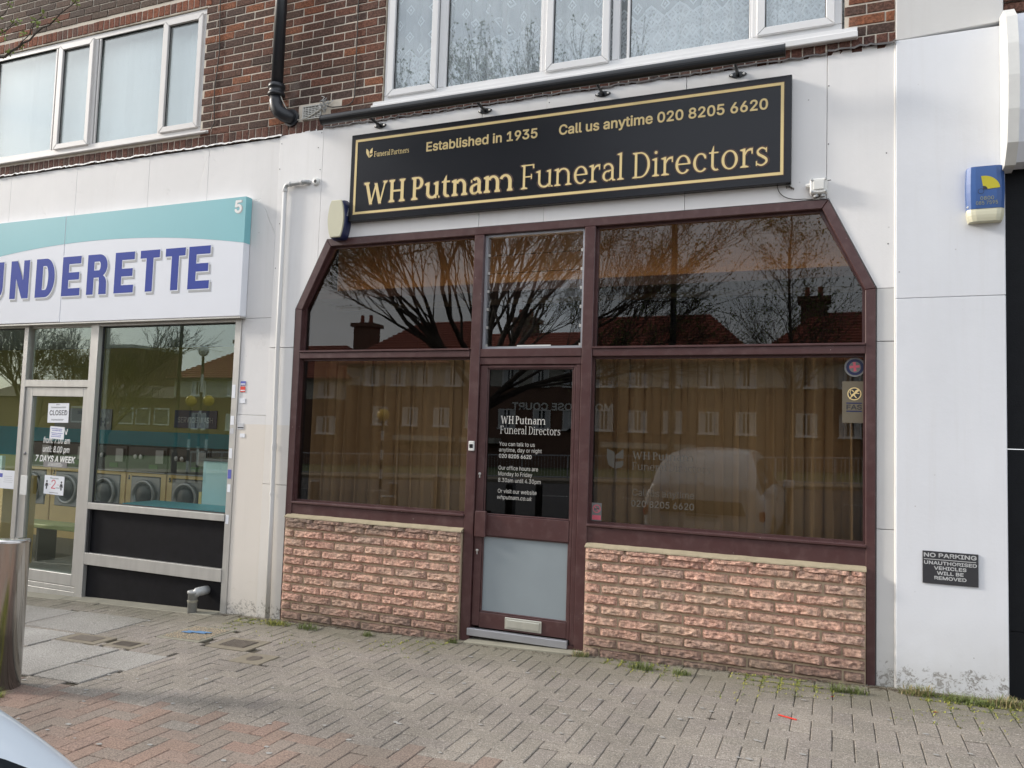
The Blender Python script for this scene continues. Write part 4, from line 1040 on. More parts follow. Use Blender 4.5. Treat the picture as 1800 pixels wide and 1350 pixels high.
def stone_wall(lab, x0, x1, ztop, zbot, sd):
    t = thing('stone_wall', lab, 'low wall', (x0, -.03, zbot), 0, 'stone stall risers under the funeral windows'); r = random.Random(sd)
    obj('mortar_bed', BX(.004, x1-x0-.004, -.004, .09, -.15, ztop-zbot-.01), M['mortar_y'], t)
    z = ztop-.085; k = 0
    while z > zbot-.07:
        h = .0605; x = x0+(0 if k % 2 == 0 else 0); first = .10 if k % 2 else .215
        if sd == 2: first = .12 if k % 2 else .25
        w = first
        while x < x1-.02:
            e = min(x+w, x1-.004)
            if e-x > .03:
                ww = round((e-x-.010)/.01)*.01; o = new('stone', stone_mesh(ww, h, r.randrange(5)), t); o.location = ((x+e)/2-x0+.002, r.uniform(-.003, .003), z+h/2-zbot+r.uniform(-.0015, .0015))
            x = e+.0; w = .293+r.uniform(-.004, .004)
            if e >= x1-.004: break
        z -= .0755; k += 1
    # cap course: narrow stones under a sloping mortar fillet
    x = 0
    while x < x1-x0-.02:
        e = min(x+.293, x1-x0-.004)
        if e-x > .04: o = new('stone', stone_mesh(round((e-x-.010)/.01)*.01, .034, r.randrange(5)), t); o.location = ((x+e)/2, -.001, ztop-zbot-.016+.0)
        x += .293
    bm = bmesh.new(); n = int((x1-x0)/.06); vv = []
    for i in range(n+1):
        x = (x1-x0)*i/n; j = r.uniform(-.004, .004)
        vv.append([bm.verts.new(p) for p in ((x, -.024+j, ztop-zbot+.001), (x, -.022+j, ztop-zbot+.010+j*.5), (x, .028, ztop-zbot+.032+j*.4), (x, .05, ztop-zbot+.001))])
    for a, b in zip(vv, vv[1:]):
        for q in range(4): bm.faces.new([a[q], b[q], b[(q+1) % 4], a[(q+1) % 4]])
    bm.faces.new(vv[0]); bm.faces.new(vv[-1][::-1]); obj('mortar_capping', bm, M['coping'], t)
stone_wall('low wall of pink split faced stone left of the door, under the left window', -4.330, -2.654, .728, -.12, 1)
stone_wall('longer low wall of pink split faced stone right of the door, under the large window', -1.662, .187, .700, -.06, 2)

# ================================================================== FUNERAL SIGN AND FITTINGS
SG = thing('shop_sign', 'long black sign with gold border and gold funeral director lettering', 'sign', (0, 0, 0))
obj('board', BX(-3.811, -.281, -.06, -.003, 3.243, 3.989, .003), M['board'], SG)
for q in (rect(-3.768, -.331, 3.300, 3.320), rect(-3.768, -.331, 3.923, 3.943), rect(-3.768, -3.748, 3.3205, 3.9225), rect(-.351, -.331, 3.3205, 3.9225)):
    o = obj('border_line', prism(bmesh.new(), q, -.0622, -.0605), M['gold'], SG)
bm = bmesh.new()
for q in (rect(-3.774, -.325, 3.294, 3.2997), rect(-3.774, -.325, 3.9433, 3.949), rect(-3.774, -3.7683, 3.300, 3.943), rect(-.3307, -.325, 3.300, 3.943), rect(-3.7477, -.3513, 3.3203, 3.3235), rect(-3.7477, -.3513, 3.9195, 3.9227)): prism(bm, q, -.0612, -.0604)
obj('border_outline', bm, M['halo'], SG)
def both(f, *a, **k): pass
def gserif(s, x0, x1, zb, cap, bold):
    serif(s, x0-.004, x1+.004, zb, cap, -.0612, M['halo'], SG, bold, 'letter_outline', fat=.0075)
    serif(s, x0, x1, zb, cap, -.0626, M['gold'], SG, bold)
gserif('WH Putnam', -3.664, -2.310, 3.374, .190, True); gserif('Funeral Directors', -2.241, -.432, 3.374, .190, False)
for s_, a, b, z in (('Established in 1935', -3.084, -2.117, 3.767), ('Call us anytime 020 8205 6620', -1.943, -.434, 3.767)):
    text(s_, a-.003, b+.003, z-.003, .083, -.0612, M['halo'], SG, .045, 'letter_outline'); text(s_, a, b, z, .078, -.0626, M['gold'], SG, .022)
serif('Funeral Partners', -3.580, -3.246, 3.778, .046, -.0626, M['gold'], SG, True)
def leaf(side, z0, z1, top, w=.030, cx=-3.628):
    bm = bmesh.new(); pts = [(cx+side*.002, z0)]; n = 7
    for i in range(n+1): t = i/n; pts.append((cx+side*(.002+w*min(1, (math.sin(t*math.pi/2))*1.0)), z0+(z1-z0)*t*.72))
    pts += [(cx+side*(w*.98), z1), (cx+side*w*.5, z1-.012), (cx+side*.004, top)]
    if side > 0: pts = pts
    return prism(bm, pts if side > 0 else pts[::-1], -.0640, -.0625)
obj('emblem_leaf', leaf(-1, 3.775, 3.857, 3.825), M['gold'], SG); obj('emblem_leaf', leaf(1, 3.775, 3.806, 3.806), M['gold'], SG)
obj('emblem_leaf', prism(bmesh.new(), [(-3.624, 3.811), (-3.597, 3.811), (-3.597, 3.857), (-3.612, 3.848), (-3.624, 3.828)], -.0640, -.0625), M['gold'], SG)

TL = thing('trough_light', 'long round black trough light on four brackets above the black sign', 'lamp', (0, 0, 0))
obj('light_tube', tube(tube(bmesh.new(), [(-4.012, -.205, 4.093), (-.325, -.205, 4.093)], .0415, 20), [(-4.018, -.205, 4.093), (-4.0125, -.205, 4.093)], .044, 20), M['black'], TL)
obj('end_cap', TB([(-.3245, -.205, 4.093), (-.316, -.205, 4.093)], .044, 20), M['black'], TL)
for x in (-3.57, -2.595, -1.623, -.644):
    b = obj('bracket', TB([(x, -.006, 4.066), (x, -.06, 4.066), (x, -.185, 4.078)], [.013, .011, .011], 10), M['black'], TL)
    bm = bmesh.new()
    pts = [(x+.062*math.cos(a)*abs(math.cos(a))**.3, 4.066+.021*math.sin(a)) for a in [2*math.pi*k/18 for k in range(18)]]
    prism(bm, pts, -.008, -.0022, .002); obj('base_plate', bm, M['black'], b)
    for s_ in (-1, 1): obj('screw', LT([(.009, -.0085), (.009, -.012), (.004, -.0135)], (x+s_*.042, 0, 4.066), 10, 'y'), M['alu'], b)

BB = thing('alarm_box', 'barrel shaped cream and navy alarm box at the top left of the funeral shopfront', 'alarm box', (-3.905, 0, 3.265), 0)
def barrel(w, h, k, y0, y1, n=8, pinch=.66):
    P = [(-w/2*(pinch+(1-pinch)*math.cos(t*math.pi/2)), h/2*t) for t in [-1+2*i/n for i in range(n+1)]]; P += [(-x, z) for x, z in P[::-1]]; return P
bm = bmesh.new(); prof = [(1.0, 0), (1.04, -.03), (1.0, -.075), (.93, -.095)]; rings = []
for s_, y in prof: rings.append([bm.verts.new((x*s_, y, z*s_)) for x, z in barrel(.168, .325, 0, 0, 0)])
for a, b in zip(rings, rings[1:]):
    for i in range(len(a)): bm.faces.new([a[i], a[(i+1) % len(a)], b[(i+1) % len(a)], b[i]])
bm.faces.new(rings[-1]); obj('body', bm, M['navy'], BB, True)
obj('cream_cover', prism(bmesh.new(), [(x*.93, z*.985) for x, z in barrel(.168, .325, 0, 0, 0)], -.112, -.0955, .006), M['cream'], BB)
bm = bmesh.new()
for i in range(6): box(bm, .0835, .0855, -.072+i*.004, -.055+i*.004, .03+i*.012, .036+i*.012)
obj('side_print', bm, M['lgrey'], BB)

JB = thing('junction_box', 'small square white junction box at the top right of the funeral shopfront', 'junction box', (-.105, 0, 3.205))
obj('body', BX(-.058, .050, -.055, -.002, -.050, .052, .008), M['wplastic'], JB); obj('raised_lid', BX(-.036, .030, -.061, -.0555, -.026, .038, .003), M['wplastic'], JB)
for x, z in ((-.046, .042), (.040, .044), (-.046, -.038), (.040, -.038)): obj('corner_boss', LT([(.009, -.055), (.009, -.06), (.005, -.062)], (x, 0, z), 10, 'y'), M['galv'], JB)
obj('side_gland', TB([(-.058, -.028, .012), (-.085, -.028, .012)], [.019, .014], 10), M['wplastic'], JB); obj('side_gland', TB([(-.02, -.03, -.05), (-.02, -.03, -.068)], .015, 10), M['galv'], JB); obj('side_gland', TB([(.022, -.03, -.05), (.022, -.03, -.068)], .015, 10), M['galv'], JB)
obj('stub_wire', TB([(.050, -.03, .036), (.072, -.034, .038)], .003, 5), M['cable'], JB)
tag(obj('sign_cable', TB(bez((-.372, -.010, 3.242), (-.36, -.02, 3.13), (-.20, -.014, 3.135), 12)+bez((-.20, -.014, 3.135), (-.12, -.012, 3.12), (-.10, -.02, 3.148), 6), .003, 6), M['cable']), 'thin dark cable looping from the black sign to the white junction box', 'cable')
bm = bmesh.new()
for k in range(7): tube(bm, [(-.30+rnd.uniform(-.02, .02), -.006, 3.235+rnd.uniform(-.01, .005)), (-.29+rnd.uniform(-.03, .03), -.012, 3.215+rnd.uniform(-.015, .015))], .003, 4)
tag(obj('nest_debris', bm, M['bark']), 'little brown tuft of debris under the right end of the black sign', 'debris', kind='stuff')

AR = thing('alarm_box', 'blue alarm box with a yellow fan emblem on the right pier', 'alarm box', (.845, -.02, 3.06))
bm = bmesh.new()
def rbox(bm, w0, w1, d, z0, z1, r=.012, n=5):
    """rounded front box, bulging forward"""
    rings = []
    for i in range(n+1):
        t = i/n; z = z0+(z1-z0)*t; w = w0+(w1-w0)*t+.004*math.sin(t*math.pi); dd = d*(.93+.07*math.sin(t*math.pi))
        pr = [(-w, 0), (-w, -dd*.62), (-w*.80, -dd*.92), (-w*.55, -dd), (w*.55, -dd), (w*.80, -dd*.92), (w, -dd*.62), (w, 0)]
        rings.append([bm.verts.new((x, y, z)) for x, y in pr])
    for a, b in zip(rings, rings[1:]):
        for k in range(8): bm.faces.new([a[k], a[(k+1) % 8], b[(k+1) % 8], b[k]])
    bm.faces.new(rings[0]); bm.faces.new(rings[-1][::-1]); return bm
obj('blue_cover', rbox(bm, .099, .098, .075, -.095, .168), M['blueplastic'], AR, False)
bm = bmesh.new(); rbox(bm, .088, .1, .072, -.172, -.0955, n=4); obj('cream_base', bm, M['cream'], AR)
bm = bmesh.new(); pts = [(-.015+.088*math.cos(a), .02+.085*math.sin(a)) for a in [R(4)+R(94)*k/10 for k in range(11)]]; inn = [(-.015+.022*math.cos(a), .02+.022*math.sin(a)) for a in [R(98)-R(94)*k/5 for k in range(6)]]
bm.faces.new([bm.verts.new((x, -.0772, z)) for x, z in pts+inn]); em_ = obj('emblem', bm, M['yellow'], AR)
bm = bmesh.new(); p2 = [(-.015+.022*math.cos(a), .02+.022*math.sin(a)) for a in [R(4)+R(94)*k/6 for k in range(7)]]+[(-.016, .02)]; bm.faces.new([bm.verts.new((x, -.0774, z)) for x, z in p2])
bm2 = bm; disc(bm2, -.028, .010, .017, -.0773, 16, .0145); addto(em_, [(M['ink'], bm2)])
text('0800', -.032, .040, -.045, .022, -.0772, M['yprint'], AR, 0); text('085 7595', -.055, .060, -.074, .022, -.0770, M['yprint'], AR, 0)
obj('fixing_screw', LT([(.007, -.04), (.007, -.052), (.003, -.054)], (-.094, 0, -.078), 10, 'y'), M['wplastic'], AR)

NP = thing('parking_sign', 'small black NO PARKING sign low on the right pier', 'sign', (.652, -.018, .763)); obj('plate', BX(-.1495, .1495, -.008, -.001, -.098, .098, .001), M['ink'], NP)
gry = simple('silver grey letters', (.50, .51, .51), .5)
text('NO PARKING', -.143, .140, .062, .026, -.0087, gry, NP, .035); obj('rule_line', BX(-.143, .137, -.0088, -.0082, .047, .051), gry, NP)
for s_, a, b, z in (('UNAUTHORISED', -.142, .141, .018), ('VEHICLES', -.088, .086, -.012), ('WILL BE', -.072, .071, -.042), ('REMOVED', -.086, .086, -.072)): text(s_, a, b, z, .0215, -.0087, gry, NP, .035)

# soil pipe, vent, cables
SP = thing('soil_pipe', 'black cast iron soil pipe running down the brick wall and bending into it', 'pipe', (0, 0, 0))
obj('pipe', TB([(-4.618, -.085, 6.6), (-4.618, -.085, 4.51)], .052, 20), M['pipeblack'], SP, True)
obj('collar', LT([(.054, 4.545), (.072, 4.54), (.075, 4.52), (.075, 4.505), (.066, 4.50), (.066, 4.462), (.076, 4.458), (.076, 4.44), (.060, 4.43)], (-4.618, -.085, 0), 24), M['pipeblack'], SP, True)
obj('bend', TB([(-4.618, -.085, 4.44), (-4.617, -.088, 4.38), (-4.605, -.088, 4.33), (-4.575, -.083, 4.285), (-4.54, -.065, 4.262), (-4.51, -.03, 4.252), (-4.50, .02, 4.25)], [.056, .058, .060, .061, .061, .060, .060], 20), M['pipeblack'], SP, True)
obj('bend_flange', TB([(-4.50, -.002, 4.25), (-4.50, -.022, 4.25)], .078, 20), M['pipeblack'], SP)
VN = thing('air_vent', 'small white louvred air vent in the brick wall beside the soil pipe', 'vent', (-4.285, 0, 4.278)); bm = bmesh.new()
for q in (rect(-.098, .098, -.062, -.052), rect(-.098, .098, .052, .062), rect(-.098, -.088, -.0515, .0515), rect(.088, .098, -.0515, .0515)): prism(bm, q, -.012, .01, .001)
obj('vent_frame', bm, M['ven'], VN); obj('vent_back', BX(-.0875, .0875, .004, .01, -.0515, .0515), M['ink'], VN)
for k in range(6): z = -.044+k*.0155; obj('vent_slat', BX(-.0875, .0875, -.009, .003, z, z+.007), M['ven'], VN)
bm = bmesh.new()
for k in range(5): x = -.07+k*.034; prism(bm, rect(x, x+.006, -.0515, .0515), -.0105, -.0085)
obj('vent_grid', bm, M['ven'], VN)
bm = bmesh.new()
for k in range(22):
    p = [(-4.14+rnd.gauss(0, .025), -.02+rnd.uniform(-.02, .01), 4.305+rnd.gauss(0, .03))]
    for q in range(3): p.append((p[-1][0]+rnd.gauss(0, .02), max(-.05, min(-.004, p[-1][1]+rnd.gauss(0, .012))), p[-1][2]+rnd.gauss(0, .02)))
    tube(bm, p, .0035, 4)
tag(obj('tape_bundle', bm, M['galv']), 'scruffy grey wrapped cable joint beside the small wall vent', 'cable joint')
tag(obj('wall_cable', TB([(-3.845, -.006, 6.6), (-3.847, -.006, 5.2), (-3.843, -.007, 4.8), (-3.842, -.006, 4.40)]+bez((-3.842, -.006, 4.38), (-3.845, -.008, 4.29), (-3.93, -.01, 4.285), 5)+[(-4.06, -.012, 4.29), (-4.11, -.02, 4.30)], .0045, 6), M['cable']), 'black cable down the bricks between the soil pipe and the right window', 'cable')
tag(obj('wall_cable', TB([(-5.40, -.006, 6.6), (-5.41, -.006, 5.5), (-5.385, -.008, 5.0), (-5.42, -.006, 4.62), (-5.40, -.006, 4.32), (-5.43, -.008, 4.27)], .0045, 6), M['cable']), 'dark cable down the bricks just right of the upper left window', 'cable')
tag(obj('pale_cable', TB(bez((-4.575, -.10, 4.46), (-4.53, -.06, 4.30), (-4.46, -.02, 4.235), 8)+bez((-4.455, -.018, 4.232), (-4.40, -.012, 4.205), (-4.31, -.014, 4.235), 6)+[(-4.22, -.016, 4.27), (-4.16, -.02, 4.29)], .005, 6), M['cablew']), 'pale cable looping from the soil pipe past the wall vent', 'cable')

WP = thing('waste_pipe', 'thin white painted waste pipe down the white pillar left of the funeral shopfront', 'pipe', (0, 0, 0))
wpm = M['white_d']
obj('pipe', TB([(-4.515, -.03, 3.60), (-4.508, -.03, 2.2), (-4.490, -.03, 1.24), (-4.482, -.03, .8), (-4.472, -.03, -.135)], .0195, 14), wpm, WP, True)
obj('top_arm', TB([(-4.515, -.03, 3.58)]+bez((-4.514, -.03, 3.60), (-4.512, -.03, 3.638), (-4.47, -.03, 3.638), 5)+[(-4.33, -.03, 3.642)]+bez((-4.31, -.03, 3.643), (-4.275, -.03, 3.645), (-4.272, .01, 3.645), 5), .0185, 12), M['galv'], WP, True)
for p, q in (((-4.515, -.03, 3.575), (-4.514, -.03, 3.60)), ((-4.47, -.03, 3.638), (-4.455, -.03, 3.638)), ((-4.345, -.03, 3.642), (-4.325, -.03, 3.642)), ((-4.492, -.03, 1.30), (-4.491, -.03, 1.345)), ((-4.488, -.03, .905), (-4.487, -.03, .925))): obj('pipe_collar', TB([p, q], .0235, 14), wpm, WP)
OR = thing('vent_cap', 'small white round outlet with a dark hole at the top of the pillar', 'vent', (-4.20, 0, 3.643)); obj('ring', LT([(.034, 0), (.034, -.012), (.028, -.022), (.016, -.022)], seg=22, axis='y'), M['wplastic'], OR, True); obj('hole', LT([(.015, -.0225), (.015, -.0235), (.001, -.0236)], seg=16, axis='y'), M['ink'], OR)
bm = bmesh.new()
for x, z in ((-4.60, 4.03), (-4.61, 3.80), (-4.17, 4.08), (-4.17, 3.75), (-4.60, 2.9), (-.05, 3.9), (-.05, 3.5), (-2.60, 4.09), (-2.05, 4.06), (.30, 3.4), (.31, 2.8), (-4.58, 3.3), (-4.2, 3.95)): lathe(bm, [(.0045, -.001), (.0045, -.0025), (.002, -.003)], (x, 0, z), 8, 'y')
tag(obj('screw_heads', bm, M['lead'], W1), kind='stuff')

# white fascia of the next shop and its black wall
NS = thing('neighbour_sign', 'white box sign with rounded edge cut off by the right side of the picture', 'sign', (.945, 0, 3.2))
bm = bmesh.new(); rings = []
for x in (.0, 1.2):
    rings.append([bm.verts.new((x, y, z)) for y, z in ((-.02, .01), (-.13, .02), (-.20, .12), (-.235, .30), (-.245, .5), (-.235, .70), (-.20, .86), (-.13, .94), (-.02, .955))])
n = len(rings[0]); bm.faces.new(rings[0][::-1]); bm.faces.new(rings[1])
for i in range(n): bm.faces.new([rings[0][i], rings[0][(i+1) % n], rings[1][(i+1) % n], rings[1][i]])
obj('sign_box', bm, M['signwhite'], NS)
bm = bmesh.new(); pts = [(y*1.09-.0, z) for y, z in ((-.02, -.01), (-.135, .0), (-.215, .11), (-.25, .30), (-.262, .5), (-.25, .70), (-.215, .88), (-.135, .965), (-.02, .98))]
a = [bm.verts.new((-.012, y, z)) for y, z in pts]; b = [bm.verts.new((.045, y, z)) for y, z in pts]; bm.faces.new(a[::-1]); bm.faces.new(b)
for i in range(n): bm.faces.new([a[i], a[(i+1) % n], b[(i+1) % n], b[i]])
obj('edge_trim', bm, M['wplastic'], NS)
tag(obj('hanging_tail', TB([(.95, -.06, 3.22), (.958, -.07, 3.19), (.955, -.065, 3.15)], .006, 6), M['wplastic'], NS))
BWL = thing('black_wall', 'black painted wall panels at the right edge of the picture', 'wall', (0, 0, 0))
for z0, z1 in ((-.3, .42), (.424, 1.50), (1.504, 3.22)): obj('wall_panel', BX(.962, 2.4, .01+(.004 if z0 > 1 else 0), .2, z0, z1), M['blackwall'], BWL)
obj('upper_panel', BX(.962, 2.4, .03, .2, 3.223, 4.04), M['ink'], BWL)

# ================================================================== LAUNDRY SIGN AND SHOPFRONT
LS = thing('shop_sign', 'turquoise and white laundry sign with blue letters and the number 5', 'sign', (0, 0, 0))
obj('board', BX(-7.198, -4.902, -.08, -.0, 2.470, 3.556, .004), M['signwhite'], LS); obj('board', BX(-9.6, -7.202, -.08, -.0, 2.474, 3.560, .004), M['signwhite'], LS)
def arcz(x): return 3.275-.112*((x+6.75)/1.55)**2*.9 if x > -6.75 else 3.275-.062*((x+6.75)/1.25)**2
for x0, x1 in ((-9.59, -7.204), (-7.196, -4.9005)):
    bm = bmesh.new(); n = 26; vs = []
    for i in range(n+1):
        x = x0+(x1-x0)*i/n; vs.append([bm.verts.new((x, -.0812, arcz(x))), bm.verts.new((x, -.0812, 3.554))])
    for a, b in zip(vs, vs[1:]): bm.faces.new([a[0], b[0], b[1], a[1]])
    if x1 > -5: v = vs[-1]; bm.faces.new([v[0], v[1], bm.verts.new((-4.9005, -.002, 3.554)), bm.verts.new((-4.9005, -.002, arcz(-4.9)))])
    obj('turquoise_band', bm, M['tealsign'], LS)
LET = [('L', -9.24, -8.99), ('A', -8.90, -8.62), ('U', -8.36, -8.083), ('N', -7.97, -7.688), ('D', -7.585, -7.307), ('E', -7.2, -6.94), ('R', -6.846, -6.574), ('E', -6.472, -6.218), ('T', -6.142, -5.896), ('T', -5.823, -5.578), ('E', -5.535, -5.279)]
def block_letter(c, x0, x1, z0, z1, y, mat, name, g=0.0):
    """heavy condensed capital on a unit square, grown by g metres all round"""
    s_, h_ = .36, .19; P = []
    def arc(cx, cz, rx, rz, wx, wz, a0, a1, n=12):
        for k in range(n):
            q = []
            for o_, kk in ((1, 0), (1, 1), (0, 1), (0, 0)):
                a = R(a0+(a1-a0)*(k+kk)/n); ex, ez = (rx, rz) if o_ else (max(.01, rx-wx), max(.01, rz-wz)); q.append((cx+ex*math.cos(a), cz+ez*math.sin(a)))
            P.append(q)
    B = lambda a, b, cc, d: P.append([(a, cc), (b, cc), (b, d), (a, d)])
    if c in 'EL': B(0, s_, 0, 1); B(s_, 1, 0, h_)
    if c == 'E': B(s_, 1, 1-h_, 1); B(s_, .93, .5-h_/2, .5+h_/2)
    if c == 'T': B(0, 1, 1-h_, 1); B(.5-s_/2, .5+s_/2, 0, 1-h_)
    if c == 'N': B(0, .31, 0, 1); B(.69, 1, 0, 1); P.append([(.0, 1), (.34, 1), (1, 0), (.66, 0)])
    if c == 'U': B(0, s_-.03, .3, 1); B(.70, 1, .3, 1); arc(.5, .3, .5, .31, .33, .19, 180, 360)
    if c == 'D': B(0, s_, 0, 1); B(s_, .52, 1-h_, 1); B(s_, .52, 0, h_); arc(.52, .5, .48, .5, .34, h_, -90, 90, 18)
    if c == 'R': B(0, s_-.02, 0, 1); B(s_-.02, .58, 1-h_+.01, 1); B(s_-.02, .58, .42, .60); arc(.58, .71, .42, .29, .34, .18, -90, 90, 14); P.append([(.62, 0), (1, 0), (.98, .30), (.62, .30)]); arc(.60, .28, .38, .22, .36, .16, 0, 90, 8)
    if c == 'A': P.append([(0, 0), (.3, 0), (.62, 1), (.36, 1)]); P.append([(.70, 0), (1, 0), (.64, 1), (.38, 1)]); B(.25, .75, .2, .36)
    bm = bmesh.new(); W, H = x1-x0, z1-z0
    for k, q in enumerate(P):
        m_ = [(x0+a*W, z0+b*H) for a, b in q]; cx, cz = sum(p[0] for p in m_)/len(m_), sum(p[1] for p in m_)/len(m_)
        if g: m_ = [(a+math.copysign(g, a-cx), b+math.copysign(g, b-cz)) for a, b in m_]
        if sum(m_[j][0]*m_[(j+1) % len(m_)][1]-m_[(j+1) % len(m_)][0]*m_[j][1] for j in range(len(m_))) < 0: m_ = m_[::-1]
        bm.faces.new([bm.verts.new((a, y-k*.00002, b)) for a, b in m_])
    return obj(name, bm, mat, LS)
for c, a, b in LET:
    block_letter(c, a+.022, b+.022, 2.710, 3.108, -.0818, M['signgrey'], 'letter_shadow', .006); block_letter(c, a, b, 2.734, 3.132, -.0826, M['signwhite'], 'letter_edge', .010); block_letter(c, a, b, 2.734, 3.132, -.0836, M['signblue'], 'letter')
text('5', -5.018, -4.932, 3.402, .122, -.0822, M['signgrey'], LS, .03, 'numeral_shadow'); text('5', -5.026, -4.944, 3.409, .117, -.083, M['wtext'], LS, .03, 'numeral')
obj('bottom_trim', BX(-9.6, -4.905, -.074, .05, 2.455, 2.469), M['alu'], LS)

LF = thing('laundry_shopfront', 'aluminium laundry shopfront with glazed door and black lower panels', 'shopfront', (0, 0, 0))
def am(pts, y0=-.005, y1=.075, parent=LF, name='frame_member'): return obj(name, prism(bmesh.new(), pts, y0, y1, .002), M['alu'], parent)
am(rect(-7.806, -7.745, -.24, 2.456)); am(rect(-6.828, -6.722, -.26, 2.454), -.012); am(rect(-5.016, -4.9485, -.17, 2.455)); am(rect(-9.6, -7.808, .16, .23), .0)
am(rect(-7.743, -6.830, 1.826, 1.896)); am(rect(-6.720, -5.018, .640, .700), -.014); am(rect(-6.720, -5.018, .106, .217), -.012); am(rect(-6.720, -5.018, 2.430, 2.454)); am(rect(-9.6, -7.808, 2.44, 2.456))
am(rect(-7.744, -6.830, -.235, -.175), -.01); am(rect(-7.744, -6.830, -.172, -.130), .005)
for z0, z1 in ((.219, .638), (-.30, .104)): obj('black_panel', BX(-6.7195, -5.0185, .028, .06, z0, z1), M['stallblack'], LF)
bm = bmesh.new(); prism(bm, rect(-6.7205, -6.695, .217, .64), .0, .026); obj('panel_bead', bm, M['gasket'], LF)
LR = pane(rect(-6.722, -5.016, .700, 2.430), 'gl_laun', .055, LF, .006, 'gasket'); pane(rect(-9.55, -7.806, .232, 2.44), 'gl_laun', .055, LF, .006, 'gasket')
for k in range(4):
    o = obj('louvre_blade', BX(-7.71, -6.86, -.003, .003, 0, .136), M['gl_laun'], LF); o.location = (0, .04, 1.900+k*.1345); o.rotation_euler.x = R(-.8)
obj('louvre_head', BX(-7.72, -6.85, .02, .06, 2.432, 2.454), M['alu'], LF)
LD = obj('door', prism(prism(prism(prism(bmesh.new(), rect(-7.742, -7.640, -.125, 1.822), .01, .06, .003), rect(-6.906, -6.834, -.125, 1.822), .01, .06, .003), rect(-7.639, -6.907, 1.730, 1.822), .01, .06, .003), rect(-7.639, -6.907, -.125, -.015), .01, .06, .003), M['alu'], LF)
obj('door_glass', BX(-7.642, -6.904, .035, .041, -.018, 1.733), M['gl_laun'], LD)
obj('push_plate', BX(-7.668, -7.570, -.035, -.028, .722, .918, .002), M['wplastic'], LD); obj('pull_plate', BX(-7.53, -7.43, .075, .082, .72, .925, .002), M['steel'], LD); obj('lock', LT([(.016, .009), (.016, .002), (.006, 0)], (-7.69, 0, 1.14), 14, 'y'), M['steel'], LD)
text('from: 7.00 am', -7.462, -7.078, 1.255, .062, .0335, M['wtext'], LD, .012, shear=.2); text('until: 8.00 pm', -7.462, -7.078, 1.165, .062, .0335, M['wtext'], LD, .012, shear=.2); text('7 DAYS A WEEK', -7.565, -6.985, 1.065, .066, .0335, M['wtext'], LD, .035, shear=.2)
text('OPEN', -7.36, -7.12, 1.345, .06, .0335, M['wtext'], LD, .02, shear=.2)
# notices on the door and window
def notice(lab, x0, x1, z0, z1, y=.0325, rot=0.0, mat='paper', grp='paper notices on the laundry glass'):
    cx, cz = (x0+x1)/2, (z0+z1)/2; t = thing('notice', lab, 'notice', (cx, y, cz), 0, grp); t.rotation_euler = (0, rot, 0); w, h = (x1-x0)/2, (z1-z0)/2
    obj('sheet', BX(-w, w, -.0008, .0008, -h, h), M[mat], t); return t, w, h
t, w, h = notice('square white notice reading CLOSED, highest on the laundry door', -7.422, -7.122, 1.465, 1.662, rot=-.02)
text('CLOSED', -.125, .13, -.024, .052, -.0012, M['ink'], t, .02); lines_of_print(-.11, .11, (.05, .058), .004, -.0012, M['ink'], t, 'small_print'); lines_of_print(-.11, .10, (-.066, -.075), .004, -.0012, M['ink'], t, 'small_print'); lines_of_print(-.04, .03, (.08,), .006, -.0012, M['ink'], t, 'small_print')
t, w, h = notice('small crumpled white note taped below the CLOSED notice', -7.372, -7.165, 1.300, 1.425, .031, .03); lines_of_print(-.085, .08, (.035, .018), .008, -.0012, M['bink'], t, 'handwriting'); lines_of_print(-.09, .085, (-.008, -.025, -.042), .007, -.0012, M['bink'], t, 'handwriting')
t, w, h = notice('grey strip sticker with white print across the laundry door', -7.436, -7.098, 1.014, 1.070, mat='steel'); lines_of_print(-.11, .11, (.010, -.003, -.016), .006, -.0012, M['wtext'], t, 'small_print')
t, w, h = notice('white keep 2 metres distance notice with two small figures, low on the laundry door', -7.405, -7.120, .742, .930, rot=.02)
text('2', -.038, .022, -.035, .088, -.0012, M['rink'], t, -.008); text('metres', .03, .085, -.03, .014, -.0012, M['ink'], t, 0)
text('Please keep', -.06, .06, .062, .016, -.0012, M['ink'], t, 0); lines_of_print(-.07, .07, (-.078,), .005, -.0012, M['ink'], t, 'small_print')
for s_ in (-1, 1):
    bm = bmesh.new(); cx = s_*.105; lathe(bm, [(.011, -.0016), (.011, -.0012)], (cx, 0, .034), 12, 'y'); prism(bm, [(cx-.014, .018), (cx+.014, .018), (cx+.024, -.016), (cx+.017, -.018), (cx+.009, 0), (cx+.009, -.045), (cx+.001, -.045), (cx, -.015), (cx-.001, -.045), (cx-.009, -.045), (cx-.009, 0), (cx-.017, -.018), (cx-.024, -.016)], -.0016, -.0012)
    obj('figure', bm, M['ink'], t)
    obj('arrow', BX(min(s_*.045, s_*.08), max(s_*.045, s_*.08), -.0014, -.0012, .004, .007), M['rink'], t)
t, w, h = notice('wide white notice with a blue corner at the left edge of the picture', -8.20, -7.875, .760, .950, .0535); obj('blue_corner', BX(-.10, -.03, -.0014, -.0011, .02, .06), M['bink'], t); lines_of_print(-.02, .14, (.03, .01, -.01, -.03), .005, -.0012, M['lgrey'], t, 'small_print')
